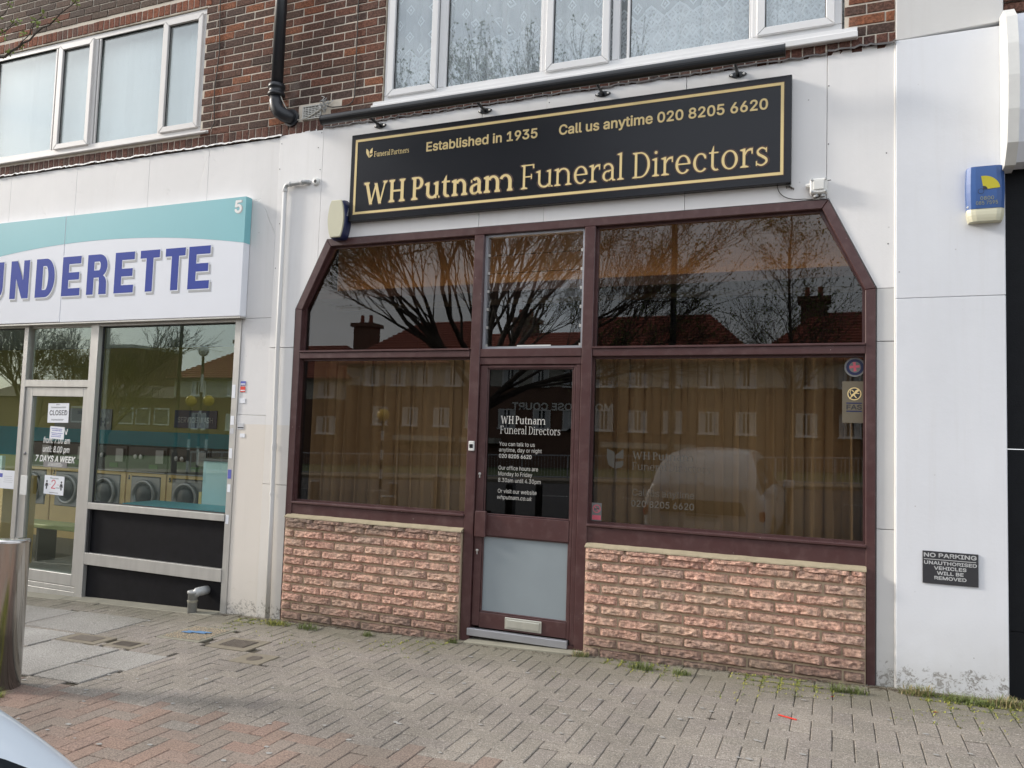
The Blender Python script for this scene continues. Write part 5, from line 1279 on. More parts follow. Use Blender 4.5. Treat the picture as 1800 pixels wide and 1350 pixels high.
# peeling stickers on post and pillar
for lab, x0, x1, z0, z1, m, y in (('tiny blue and white sticker on the white pillar, upper of a pair', -4.925, -4.868, 1.855, 1.892, 'bink', .0025), ('tiny orange and black sticker on the white pillar, lower of a pair', -4.925, -4.870, 1.795, 1.845, 'orange', .0025), ('small scraped white sticker on the white pillar', -4.93, -4.865, 1.695, 1.74, 'paper', .0025),
        ('small black and white striped sticker on the white pillar', -4.932, -4.862, 1.462, 1.515, 'lgrey', .0005), ('small torn white sticker below the striped sticker on the white pillar', -4.90, -4.845, 1.39, 1.425, 'paper', .0005)):
    t = thing('sticker', lab, 'sticker', ((x0+x1)/2, y, (z0+z1)/2), 0, 'old stickers on the white pillar'); obj('sheet', BX((x0-x1)/2, (x1-x0)/2, -.0008, .0008, (z0-z1)/2, (z1-z0)/2), M[m], t)
    if m in ('bink', 'orange', 'lgrey'): obj('stripe', BX((x0-x1)/2+.002, (x1-x0)/2-.002, -.0014, -.0009, (z0-z1)/4-.003, (z0-z1)/4+.007), M['paper' if m != 'lgrey' else 'ink'], t)
for q, (z0, z1, m) in enumerate(((1.74, 1.86, 'paper'), (1.50, 1.58, 'paper'), (1.42, 1.47, 'lgrey'), (1.20, 1.29, 'paper'), (1.02, 1.10, 'bink'), (.90, .97, 'paper'), (.62, .70, 'paper'))):
    LBL = ['highest and longest white sticker on the aluminium post', 'second white sticker from the top on the aluminium post', 'greyish sticker third from the top on the aluminium post', 'fourth sticker down on the aluminium post, white', 'blue tinted sticker halfway down the aluminium post', 'white sticker just below the blue tinted one on the post', 'lowest white sticker on the aluminium post']
    a = -4.99; t = thing('sticker', LBL[q], 'sticker', (a, -.0058, (z0+z1)/2), 0, 'torn stickers on the aluminium post'); obj('sheet', BX(-.020+rnd.uniform(0, .006), .022-rnd.uniform(0, .008), -.0007, .0007, (z0-z1)/2, (z1-z0)/2), M[m], t)
DPp = thing('drain_stub', 'short grey metal drain pipe stub poking from the black laundry panel', 'pipe', (-5.24, 0, 0)); zg_ = gz(-5.24)
obj('upright', LT([(.040, zg_-.02), (.040, .0), (.046, .0), (.047, .022), (.044, .024), (.038, .024)], (0, -.10, 0), 18), M['galv'], DPp, True); obj('elbow', TB([(0, -.10, -.02), (.03, -.08, .012), (.04, -.03, .015), (.04, .04, .015)], [.034, .04, .04, .038], 14), M['galv'], DPp, True)
obj('collar', LT([(.043, -.075), (.045, -.06), (.043, -.055)], (0, -.10, 0), 18), M['concrete'], DPp)

# interior of the laundry
lr = struct('laundry_room', 'olive walled room with a teal band seen through the laundry glass'); bm = bmesh.new()
YB = 3.2
box(bm, -17, -4.72, YB, YB+.1, -.3, 3.2); box(bm, -4.80, -4.70, .125, YB, -.3, 3.2); box(bm, -17, -16.9, .08, YB, -.3, 3.2); obj('back_wall', bm, M['olive'], lr)
obj('room_floor', BX(-17, -4.8, .08, YB, -.3, -.20), M['floor'], lr); obj('room_ceiling', BX(-17, -4.8, .13, YB, 2.62, 2.7), M['room'], lr)
obj('teal_band', BX(-16.9, -4.81, YB-.02, YB-.002, .9, 1.36), M['teal'], lr)
wb = thing('wash_poster', 'blue grey WASH poster on the olive wall behind the laundry machines', 'poster', (-10.86, YB-.02, 1.52)); obj('panel', BX(-.62, .62, 0, .012, -.16, .16), M['sleeper'], wb); text('WASH', -.02, .50, -.11, .14, -.002, M['navy'], wb, .03); text('SERVICE', -.12, .30, .075, .05, -.002, M['navy'], wb, .01)
wb2 = thing('wash_poster', 'pale blue service poster on the olive wall seen through the wide laundry window', 'poster', (-8.57, YB-.02, 1.56)); obj('panel', BX(-.40, .40, 0, .012, -.13, .13), M['navy'], wb2); text('SERVICE WASH', -.33, .33, -.05, .08, -.002, M['lgrey'], wb2, .01)
# washing machines
def washer():
    t = thing('washing_machine', 'x', 'washing machine', (0, 2.5, -.2), 0, 'row of washing machines in the laundry'); W = .36
    bm = bmesh.new()
    for q in (rect(-W, W, 0, .45), rect(-W, -.27, .4505, 1.0), rect(.27, W, .4505, 1.0), rect(-.27, .27, .955, 1.0)): prism(bm, q, 0, .5, .003)
    obj('cabinet', bm, M['washer'], t)
    f = obj('door_panel', prism(bmesh.new(), rect(-.265, .265, .455, .95), -.012, .2, .01), M['steel'], t)
    obj('door_ring', LT([(.215, -.012), (.215, -.045), (.195, -.055), (.165, -.045), (.165, -.02)], (0, 0, .70), 30, 'y'), M['steel'], f, True); obj('door_window', LT([(.164, -.02), (.12, -.05), (.05, -.065), (.001, -.067)], (0, 0, .70), 26, 'y'), M['panelblack'], f, True)
    c = obj('control_panel', prism(bmesh.new(), rect(-W+.004, W-.004, 1.003, 1.36), .0, .45, .006), M['panelblack'], t)
    for x in (-.20, -.10): obj('dial', LT([(.035, 0), (.033, -.025), (.01, -.028)], (x, 0, 1.22), 16, 'y'), M['steel'], c)
    obj('display', BX(.04, .2, -.004, 0, 1.06, 1.12), simple('green display', (.03, .10, .02), .4), c); obj('coin_box', BX(.18, .32, -.03, 0, 1.14, 1.32), M['steel'], c); obj('trim_strip', BX(-W+.006, W-.006, -.02, 0, 1.004, 1.02), M['steel'], c)
    return t
NUM = ['leftmost washing machine, numbered 1', 'washing machine numbered 2, seen through the laundry door', 'washing machine numbered 3, third from the left', 'washing machine numbered 4 with a dark open drum', 'washing machine numbered 5, beside the pale blue counter', 'rightmost washing machine, behind the pale blue counter']
wm0 = washer()
for k in range(6):
    o = wm0 if k == 0 else copy_thing(wm0, None); o.location = (-10.95+k*.745, 2.5, -.2); o['label'] = NUM[k]
    n_ = text(str(k+1), -.33, -.29, .90, .06, -.003, M['ink'], o, .02, 'number')
bn = thing('bench', 'long lime topped bench in front of the washing machines', 'bench', (-8.9, 1.15, -.2)); obj('seat', BX(-1.6, 1.9, -.16, .16, .40, .45, .01), M['lime'], bn)
for x in (-1.4, .1, 1.7): obj('leg', BX(x-.02, x+.02, -.12, .12, 0, .399), M['panelblack'], bn)
ct = thing('folding_counter', 'pale blue counter with wooden edge inside the laundry window', 'counter', (-5.42, .55, -.2)); obj('front_panel', BX(-.41, .41, 0, .04, .0, 1.33), M['counter'], ct); obj('wood_edge', BX(-.445, -.412, -.005, .35, 0, 1.02), M['washer'], ct); obj('top', BX(-.43, .42, -.02, .5, 1.332, 1.36, .004), M['steel'], ct)
obj('shelf', BX(-1.0, .41, -.42, -.02, .885, .905), simple('bright blue shelf', (.07, .42, .52), .4), ct)
ct2 = thing('folding_counter', 'pale blue counter behind the glass at the far left edge', 'counter', (-9.22, .55, -.2)); obj('front_panel', BX(-.5, .40, 0, .04, .0, 1.26), M['counter'], ct2); obj('wood_edge', BX(.402, .46, -.005, .4, 0, 1.02), M['washer'], ct2)

# ================================================================== STEEL BOLLARD
def bollard(label, x, y, h=.905, r=.098, mat='chrome', grp=None):
    t = thing('bollard', label, 'bollard', (x, y, gz(x)-.01), 0, grp)
    obj('post', LT([(r, 0), (r, h-.012), (r*1.03, h-.010), (r*1.03, h-.004)], seg=40), M[mat], t, True); obj('cap', LT([(r*1.03, h-.0038), (r*.98, h+.003), (r*.3, h+.007)], seg=40), M[mat], t, True); return t
bollard('polished stainless steel bollard at the left edge of the picture', -4.715, -2.16)
for q, (x, y) in enumerate(((-4.14, -4.4), (-3.70, -4.4))): bollard(['left one of two black posts by the kerb, mirrored in the door', 'right one of two black posts by the kerb, mirrored in the door'][q], x, y, .95, .05, 'bollblack', 'black posts by the kerb')
for q, (x, y) in enumerate(((-7.4, -4.4), (-6.0, -4.4), (-9.0, -4.4), (-5.0, -6.6), (-6.6, -6.9))): bollard(['grey kerb post mirrored at the left pane, nearest the middle', 'grey kerb post mirrored beside the door mullion', 'farthest left grey kerb post', 'grey post on the road edge, nearest', 'grey post on the road edge, farther left'][q], x, y, .92, .07, 'strip', 'grey posts by the kerb')

# ================================================================== CARS
def car(label, loc, rz, paint):
    t = thing('parked_car', label, 'car', loc, rz)
    # sections along y: (y, half width, sill z, belt z, half roof width, roof z, nose drop)
    S = [(-2.12, .72, .42, .92, .66, 1.03), (-2.08, .86, .30, .95, .76, 1.09), (-1.78, .90, .24, .95, .68, 1.44), (-1.35, .91, .22, .95, .64, 1.50), (-.5, .92, .20, .95, .63, 1.56), (.25, .92, .20, .94, .62, 1.53),
         (.75, .92, .20, .93, .66, 1.30), (1.12, .92, .21, .93, .76, 1.03), (1.5, .91, .23, .90, .74, .95), (1.85, .88, .27, .82, .68, .88), (2.08, .78, .34, .70, .58, .78), (2.18, .58, .40, .58, .45, .64)]
    bm = bmesh.new(); rings = []
    for y, w, zs, zb_, rw, zr in S:
        pr = [(0, zs-.02), (w*.8, zs-.02), (w*.97, zs+.08), (w, (zs+zb_)/2), (w*.985, zb_-.05), (w*.93, zb_), (rw, zr-.05), (rw*.85, zr-.008), (0, zr+.012)]
        full = pr+[(-x, z) for x, z in pr[-2:0:-1]]; rings.append([bm.verts.new((x, y, z)) for x, z in full])
    n = len(rings[0])
    for k, (a, b) in enumerate(zip(rings, rings[1:])):
        for i in range(n):
            f = bm.faces.new([a[i], b[i], b[(i+1) % n], a[(i+1) % n]])
            if (i in (5, 10)) and 1 <= k <= 6: f.material_index = 1
            if k in (5, 6) and i in (6, 7, 8, 9): f.material_index = 1
    bm.faces.new(rings[0]); bm.faces.new(rings[-1][::-1])
    me = bpy.data.meshes.new('b'); bm.to_mesh(me); bm.free(); o = bpy.data.objects.new('b', me); C.objects.link(o); md = o.modifiers.new('s', 'SUBSURF'); md.levels = 3
    bpy.context.view_layer.update(); m2 = bpy.data.meshes.new_from_object(o.evaluated_get(bpy.context.evaluated_depsgraph_get())); bpy.data.objects.remove(o)
    for idx, nm, mt_ in ((0, 'body', paint), (1, 'window_glass', M['gl_car'])):
        b = bmesh.new(); b.from_mesh(m2); bmesh.ops.delete(b, geom=[f for f in b.faces if f.material_index != idx], context='FACES')
        for f in b.faces: f.material_index = 0
        obj(nm, b, mt_, t, True)
    bpy.data.meshes.remove(m2)
    for x in (-1, 1):
        for y in (-1.32, 1.35):
            w = obj('wheel', LT([(.30, -.11), (.335, -.09), (.335, .09), (.30, .11)], seg=28), M['tyre'], t, True); w.location = (x*.82, y, .335); w.rotation_euler.y = R(90)
            obj('rim', LT([(.21, -.112), (.21, .112)], seg=20), M['steel'], w)
        bm = BX(-.11, .11, -.04, .04, -.07, .07, .02); l_ = obj('tail_lamp', bm, M['lampred'], t); l_.location = (x*.74, -2.05, .70)
        l_ = obj('headlamp', BX(-.13, .13, -.06, .06, -.05, .05, .02), M['chrome'], t); l_.location = (x*.60, 2.0, .66)
        l_ = obj('wing_mirror', BX(-.10, .10, -.05, .06, -.06, .06, .02), paint, t); l_.location = (x*1.0, .72, 1.0)
    obj('rear_wiper', TB([(.0, -2.09, 1.07), (.12, -2.04, 1.12), (.34, -1.99, 1.16)], .009, 6), M['gasket'], t); obj('boot_handle', BX(-.22, .22, -2.15, -2.11, .66, .685), M['chrome'], t)
    obj('rear_window', prism(bmesh.new(), [(-.60, .70), (.60, .70), (.54, .87), (-.54, .87)], -2.15, -2.10, .012), M['gl_car'], t)
    obj('number_plate', BX(-.26, .26, -2.15, -2.13, .50, .60), M['paper'], t); obj('rear_bumper', BX(-.74, .74, -2.16, -2.02, .34, .42, .02), M['panelblack'], t)
    return t
pc = car('pale silver white car, a sliver of it at the bottom left corner', (-1.56, -6.60, gz(-1.5)-.07), R(180), M['carwhite'])
pc.scale = (.90, .96, .98)

# ================================================================== WEEDS, LITTER, DIRT
def blade(bm, p, h, a, lean, w):
    d = Vector((math.cos(a), math.sin(a), 0)); s_ = Vector((-d.y, d.x, 0))*w; p = Vector(p); m_ = p+d*lean*.4*h+Vector((0, 0, h*.6)); e = p+d*lean*h+Vector((0, 0, h*(1-.25*lean)))
    v = [bm.verts.new(q) for q in (p-s_, p+s_, m_+s_*.7, m_-s_*.7, e)]; bm.faces.new([v[0], v[1], v[2], v[3]]); bm.faces.new([v[3], v[2], v[4]])
def tuft(label, x, y, r, n, h, mats=('grass',), grp='grass tufts growing in the paving joints'):
    t = thing('grass_tuft', label, 'grass tuft', (x, y, gz(x)-.004), 0, grp)
    for m_ in mats:
        bm = bmesh.new()
        for k in range(n): a = rnd.uniform(0, 6.28); q = rnd.random()**.7*r; blade(bm, (q*math.cos(a)*1.6, q*math.sin(a)*.7, 0), h*rnd.uniform(.4, 1.1), rnd.uniform(0, 6.28), rnd.uniform(.3, 1.2), rnd.uniform(.0012, .003))
        obj('blades', bm, M[m_], t)
TF = [(-1.18, -.235, .045, 90, .045, 'leafy green tuft in front of the right stone wall, nearest the door', ('grass',)), (-.92, -.26, .03, 60, .04, 'small bright green tuft in front of the right stone wall', ('grass',)), (-1.66, -.10, .03, 45, .04, 'yellowish tuft by the foot of the door frame', ('straw', 'grass')),
      (.02, -.24, .025, 50, .05, 'thin upright tuft near the right end of the stone wall', ('grass',)), (.13, -.23, .03, 60, .045, 'low spreading tuft at the right end of the stone wall', ('grass',)), (.47, -.115, .05, 90, .055, 'straw coloured tuft at the foot of the pier', ('straw', 'grass')),
      (.68, -.16, .06, 120, .045, 'dense green clump at the foot of the pier', ('grass',)), (.80, -.2, .03, 50, .045, 'smaller green clump at the right foot of the pier', ('grass',)), (.93, -.14, .05, 100, .05, 'green clump at the right edge of the pavement', ('grass', 'straw')),
      (-3.93, -.20, .05, 80, .05, 'bright tuft below the left stone wall near the white pillar', ('grass',)), (-4.25, -.17, .06, 90, .035, 'low weeds at the foot of the white pipe', ('grass', 'moss')), (-4.66, -2.31, .07, 150, .04, 'weeds round the foot of the steel bollard', ('grass', 'moss')), (-2.66, -.12, .02, 35, .04, 'tiny tuft in the corner left of the door', ('grass',)), (-3.35, -.2, .03, 45, .04, 'small tuft below the middle of the left stone wall', ('grass',))]
for x, y, r, n, h, lab, ms_ in TF: tuft(lab, x, y, r*1.35, int(n*1.7), h*1.35, ms_)
bm1, bm2 = bmesh.new(), bmesh.new()
for k in range(7000):
    x = rnd.choice((rnd.uniform(-4.7, -2.7), rnd.uniform(-1.7, 1.2), rnd.uniform(-.5, 1.2))); d = min(1, rnd.expovariate(4.2))
    y = -.10-d*.55
    if noise.noise(Vector((x*2.2, y*3, 3.7))) < -.02: continue
    if rnd.random() < .5: x = round(x/U)*U+.2 % U*0+rnd.gauss(0, .004)
    else: y = round(y/U)*U+rnd.gauss(0, .004)
    blade(bm1 if rnd.random() < .5 else bm2, (x, y, gz(x)-.006), rnd.uniform(.008, .024), rnd.uniform(0, 6.28), rnd.uniform(.5, 1.6), rnd.uniform(.0025, .005))
tag(obj('ground_cover', bm1, M['grass']), 'fine green growth in the paving joints along the shopfronts', kind='stuff'); tag(obj('moss', bm2, M['moss']), 'yellow green moss in the paving joints along the shopfronts', kind='stuff')
bm = bmesh.new()
for k in range(2600):
    x = rnd.choice((rnd.uniform(-4.95, -2.65), rnd.uniform(-1.75, .25), rnd.uniform(.2, 1.3), rnd.uniform(-4.95, 1.3))); y = -.045-abs(rnd.gauss(0, .03)) if not -2.6 < x < -1.75 else -.11-abs(rnd.gauss(0, .02)); s_ = rnd.uniform(.003, .011); a = rnd.uniform(0, 6.28); z = gz(x)+rnd.uniform(0, .004)
    d1 = Vector((math.cos(a), math.sin(a), rnd.uniform(-.1, .3)))*s_; d2 = Vector((-math.sin(a), math.cos(a), rnd.uniform(-.1, .3)))*s_*rnd.uniform(.3, .8); p = Vector((x, y, z))
    bm.faces.new([bm.verts.new(q) for q in (p-d1, p+d2, p+d1, p-d2)])
tag(obj('dirt', bm, simple('soil and dead leaf crumbs', (.10, .075, .05), .95, var=.6, scale=40)), 'dark soil and dead leaf crumbs along the foot of the walls', kind='stuff')
ls = thing('litter_stick', 'thin red plastic stick lying on the grey blocks', 'litter', (-.235, -.84, gz(-.235)+.004), R(-20)); obj('stick', BX(-.052, .052, -.004, .004, -.002, .004, .001), M['orange'], ls)
for q, (x, y, a, l, lab) in enumerate(((-.62, -1.02, .1, .03, 'small dark twig on the grey blocks'), (-.47, -1.04, 1.2, .012, 'tiny black crumb on the grey blocks right of the twig'), (-1.73, -.12, .8, .035, 'dry brown leaf at the foot of the door frame'), (.53, -.42, .3, .014, 'small dark red scrap in front of the pier'), (-.01, -.36, .5, .012, 'small pinkish scrap near the stone wall end'))):
    t = thing('litter', lab, 'litter', (x, y, gz(x)+.003), a); bm = bmesh.new(); bmesh.ops.create_icosphere(bm, subdivisions=1, radius=1); bmesh.ops.scale(bm, vec=(l, l*.22, .003), verts=bm.verts); obj('scrap', bm, M['bark'] if q < 3 else M['lampred'], t)
bm = bmesh.new()
for k in range(260):
    x, y = rnd.uniform(-6.5, 1.6), -rnd.uniform(.35, 3.2); r = rnd.uniform(.005, .014); vs = []
    for q in range(8): a = q*math.pi/4; rr_ = r*rnd.uniform(.7, 1.15); vs.append(bm.verts.new((x+rr_*math.cos(a)*1.3, y+rr_*math.sin(a), gz(x)+.0042)))
    bm.faces.new(vs)
tag(obj('gum_spots', bm, simple('flattened gum', (.34, .33, .31), .8)), 'pale flattened gum spots and grit on the pavement', kind='stuff')

# ================================================================== TREES
def tree_mesh(h, seed, spread, levels=5, trunk=.16, fork=.3, up=.55, thin=.62, kids=(3, 4), twig=.004, maxseg=5200, straight=False, seg0=8, fan=0):
    r = random.Random(seed); wood = bmesh.new(); tr = bmesh.new(); tips = []; cnt = [0]
    queue = []
    def grow(p, d, ln, rad, lv): queue.append((p, d, ln, rad, lv))
    def step(p, d, ln, rad, lv):
        if cnt[0] > maxseg: tips.append((p, d)); return
        n = 4 if lv < 3 else 3; pts = [p]; dd = d.copy()
        for k in range(n):
            dd = (dd+Vector((r.gauss(0, .13), r.gauss(0, .13), r.gauss(.05, .09)))).normalized(); pts.append(pts[-1]+dd*ln/n)
        rs = [rad*(1-.45*k/n) for k in range(n+1)]; cnt[0] += 1
        tube(tr if lv == 0 else wood, pts, rs, max(3, seg0-lv*2), False)
        if lv >= levels: tips.append((pts[-1], dd)); return
        for k in range(r.randint(*kids)+(1 if lv >= 2 else 0)):
            t = r.uniform(.35, 1) if lv else r.uniform(.75, 1); b = pts[min(n, max(1, round(t*n)))]
            a = r.uniform(0, 6.28); o = dd.orthogonal().normalized(); o = Matrix.Rotation(a, 3, dd) @ o
            nd = (dd*up+o*spread*r.uniform(.6, 1.1)+Vector((0, 0, .12))).normalized(); grow(b, nd, ln*r.uniform(thin-.1, thin+.12), max(twig, rad*.5*r.uniform(.8, 1.1)), lv+1)
        if lv: grow(pts[-1], dd, ln*.6, max(twig, rad*.5), lv+1)
    def run():
        i = 0
        while i < len(queue): step(*queue[i]); i += 1
        queue.clear()
    if straight:
        pts = [Vector((r.gauss(0, .03), r.gauss(0, .03), h*k/10)) for k in range(11)]; tube(tr, pts, [trunk*(1-.09*k) for k in range(11)], 8, False)
        for k in range(95):
            t = .30+.7*k/95; z = h*t; ln = h*.22*(1.05-t)*r.uniform(.6, 1.2)+.15; a = r.uniform(0, 6.28); levels_ = levels
            grow(Vector((0, 0, z)), Vector((math.cos(a)*.9, math.sin(a)*.9, .75)).normalized(), ln, trunk*.22*(1.1-t)+twig, levels-2)
    elif fan:
        pts = [Vector((r.gauss(0, .02), r.gauss(0, .02), h*fork*k/4)) for k in range(5)]; tube(tr, pts, [trunk*(1-.07*k) for k in range(5)], 10, False)
        for k in range(fan):
            a = 2*math.pi*k/fan*1.618*2+r.uniform(-.2, .2); el = R(18)+R(62)*((k*.618) % 1); d = Vector((math.cos(a)*math.cos(el), math.sin(a)*math.cos(el), math.sin(el)))
            grow(pts[3 if k % 3 == 0 else 4], d, h*.26*r.uniform(.85, 1.15), trunk*.38*r.uniform(.8, 1.15), 1)
    else: grow(Vector((0, 0, 0)), Vector((0, 0, 1)), h*fork, trunk, 0)
    run()
    return tr, wood, tips
def leaves(bm, tips, seed, n=3, s=.02):
    r = random.Random(seed)
    for p, d in tips:
        for k in range(n):
            q = p+Vector((r.gauss(0, .05), r.gauss(0, .05), r.gauss(0, .05))); a = Vector((r.gauss(0, 1), r.gauss(0, 1), r.gauss(0, 1))).normalized()*s; b = a.orthogonal().normalized()*s*.6
            bm.faces.new([bm.verts.new(v) for v in (q-a, q+b, q+a, q-b)])
def tree(label, x, y, h, seed, lf=2, **k):
    t = thing('tree', label, 'tree', (x, y, gz(x)-.15), 0, 'bare trees along the street'); a, b, tips = tree_mesh(h, seed, **k); obj('trunk', a, M['bark'], t, True); obj('crown', b, M['bark'], t)
    bm = bmesh.new(); leaves(bm, tips, seed, lf, .028); tag(obj('buds', bm, M['bud'], t), kind='stuff'); return t
tree('wide spreading bare tree mirrored across the left window and door', -7.7, -11, 10, 21, 2, spread=.55, levels=6, trunk=.24, fork=.32, maxseg=7500, thin=.74, twig=.006, up=1.0, kids=(2, 3), fan=13)
tree('slender young tree mirrored near the right end of the large window', -.85, -11, 7.6, 5, 1, spread=.6, levels=4, trunk=.055, straight=True, maxseg=1100, twig=.003)
for q, (x, y, h, s_) in enumerate(((-30, -16, 10, 31), (-37, -15, 11, 44), (-27.2, -17, 8.4, 57))): tree(['bare tree mirrored left of the wide laundry pane', 'tall bare tree mirrored above the laundry door', 'bare tree mirrored in the laundry pane beside the lamp column'][q], x, y, h, s_, 1, spread=.62, levels=6, trunk=.2, fork=.24, maxseg=2600, thin=.80, twig=.010, up=.95, kids=(2, 3))
# the street tree whose low twigs hang into the top left corner
t = thing('tree', 'budding street tree whose low twigs hang into the top left corner', 'tree', (-18.5, -3.4, gz(-18.5)-.01), 0, 'bare trees along the street'); a, b, tips = tree_mesh(8.5, 77, .8, 5, .19, .46, maxseg=1500, thin=.60, twig=.006)
obj('trunk', a, M['bark'], t, True); obj('crown', b, M['bark'], t)
br = bmesh.new(); bl_ = bmesh.new(); O = Vector((-18.5, -3.4, gz(-18.5)-.01)); r7 = random.Random(2)
def hang(pts, r0, twigs=True):
    pts = [Vector(p)-O for p in pts]; fine = []
    for i in range(len(pts)-1):
        for k in range(4): fine.append(pts[i].lerp(pts[i+1], k/4)+Vector((r7.gauss(0, .006), r7.gauss(0, .006), r7.gauss(0, .006))))
    fine.append(pts[-1]); n = len(fine); tube(br, fine, [max(.0022, r0*(1-.85*k/n)) for k in range(n)], 5, False)
    return fine
def budc(p, s=.012, n=5):
    s *= 1.5
    for k in range(n):
        d = Vector((r7.gauss(0, 1), r7.gauss(0, 1), r7.gauss(.3, 1))).normalized(); q = p+d*s*.4; e = p+d*s*r7.uniform(1.2, 2.4); w = d.orthogonal().normalized()*s*.42; m_ = (q+e)/2
        bl_.faces.new([bl_.verts.new(v) for v in (q, m_+w, e, m_-w)])
B1 = hang([(-18.4, -3.3, 3.2), (-15, -3.2, 4.6), (-11, -3.1, 4.2), (-7.5, -3.0, 3.75), (-6.0, -2.7, 3.62), (-5.0, -2.55, 3.63), (-4.70, -2.5, 3.655), (-4.58, -2.5, 3.67), (-4.42, -2.5, 3.74), (-4.20, -2.5, 3.81), (-4.02, -2.5, 3.90)], .016)
B2 = hang([(-5.6, -2.65, 3.63), (-5.0, -2.5, 3.80), (-4.75, -2.5, 3.88), (-4.62, -2.5, 3.95)], .008)
B3 = hang([(-4.70, -2.5, 3.655), (-4.50, -2.5, 3.69), (-4.40, -2.5, 3.76), (-4.36, -2.5, 3.85)], .005)
B5 = hang([(-5.2, -2.55, 3.70), (-4.9, -2.5, 3.82), (-4.72, -2.5, 3.80), (-4.55, -2.5, 3.86)], .005)
B6 = hang([(-4.9, -2.5, 3.60), (-4.72, -2.5, 3.72), (-4.66, -2.5, 3.82), (-4.56, -2.5, 3.84)], .004)
B4 = hang([(-4.42, -2.5, 3.74), (-4.37, -2.5, 3.80), (-4.33, -2.48, 3.87)], .0035)
for F_ in (B1[24:], B2, B3, B4, B5, B6):
    for p in F_[::3]: 
        e = p+Vector((r7.gauss(.02, .02), 0, r7.gauss(.02, .03))); tube(br, [p, e], .0016, 4, False); budc(e, .010, 6)
obj('low_branch', br, M['bark'], t); tag(obj('buds', bl_, simple('fresh bud', (.22, .27, .07), .7, var=.3), t), kind='stuff')

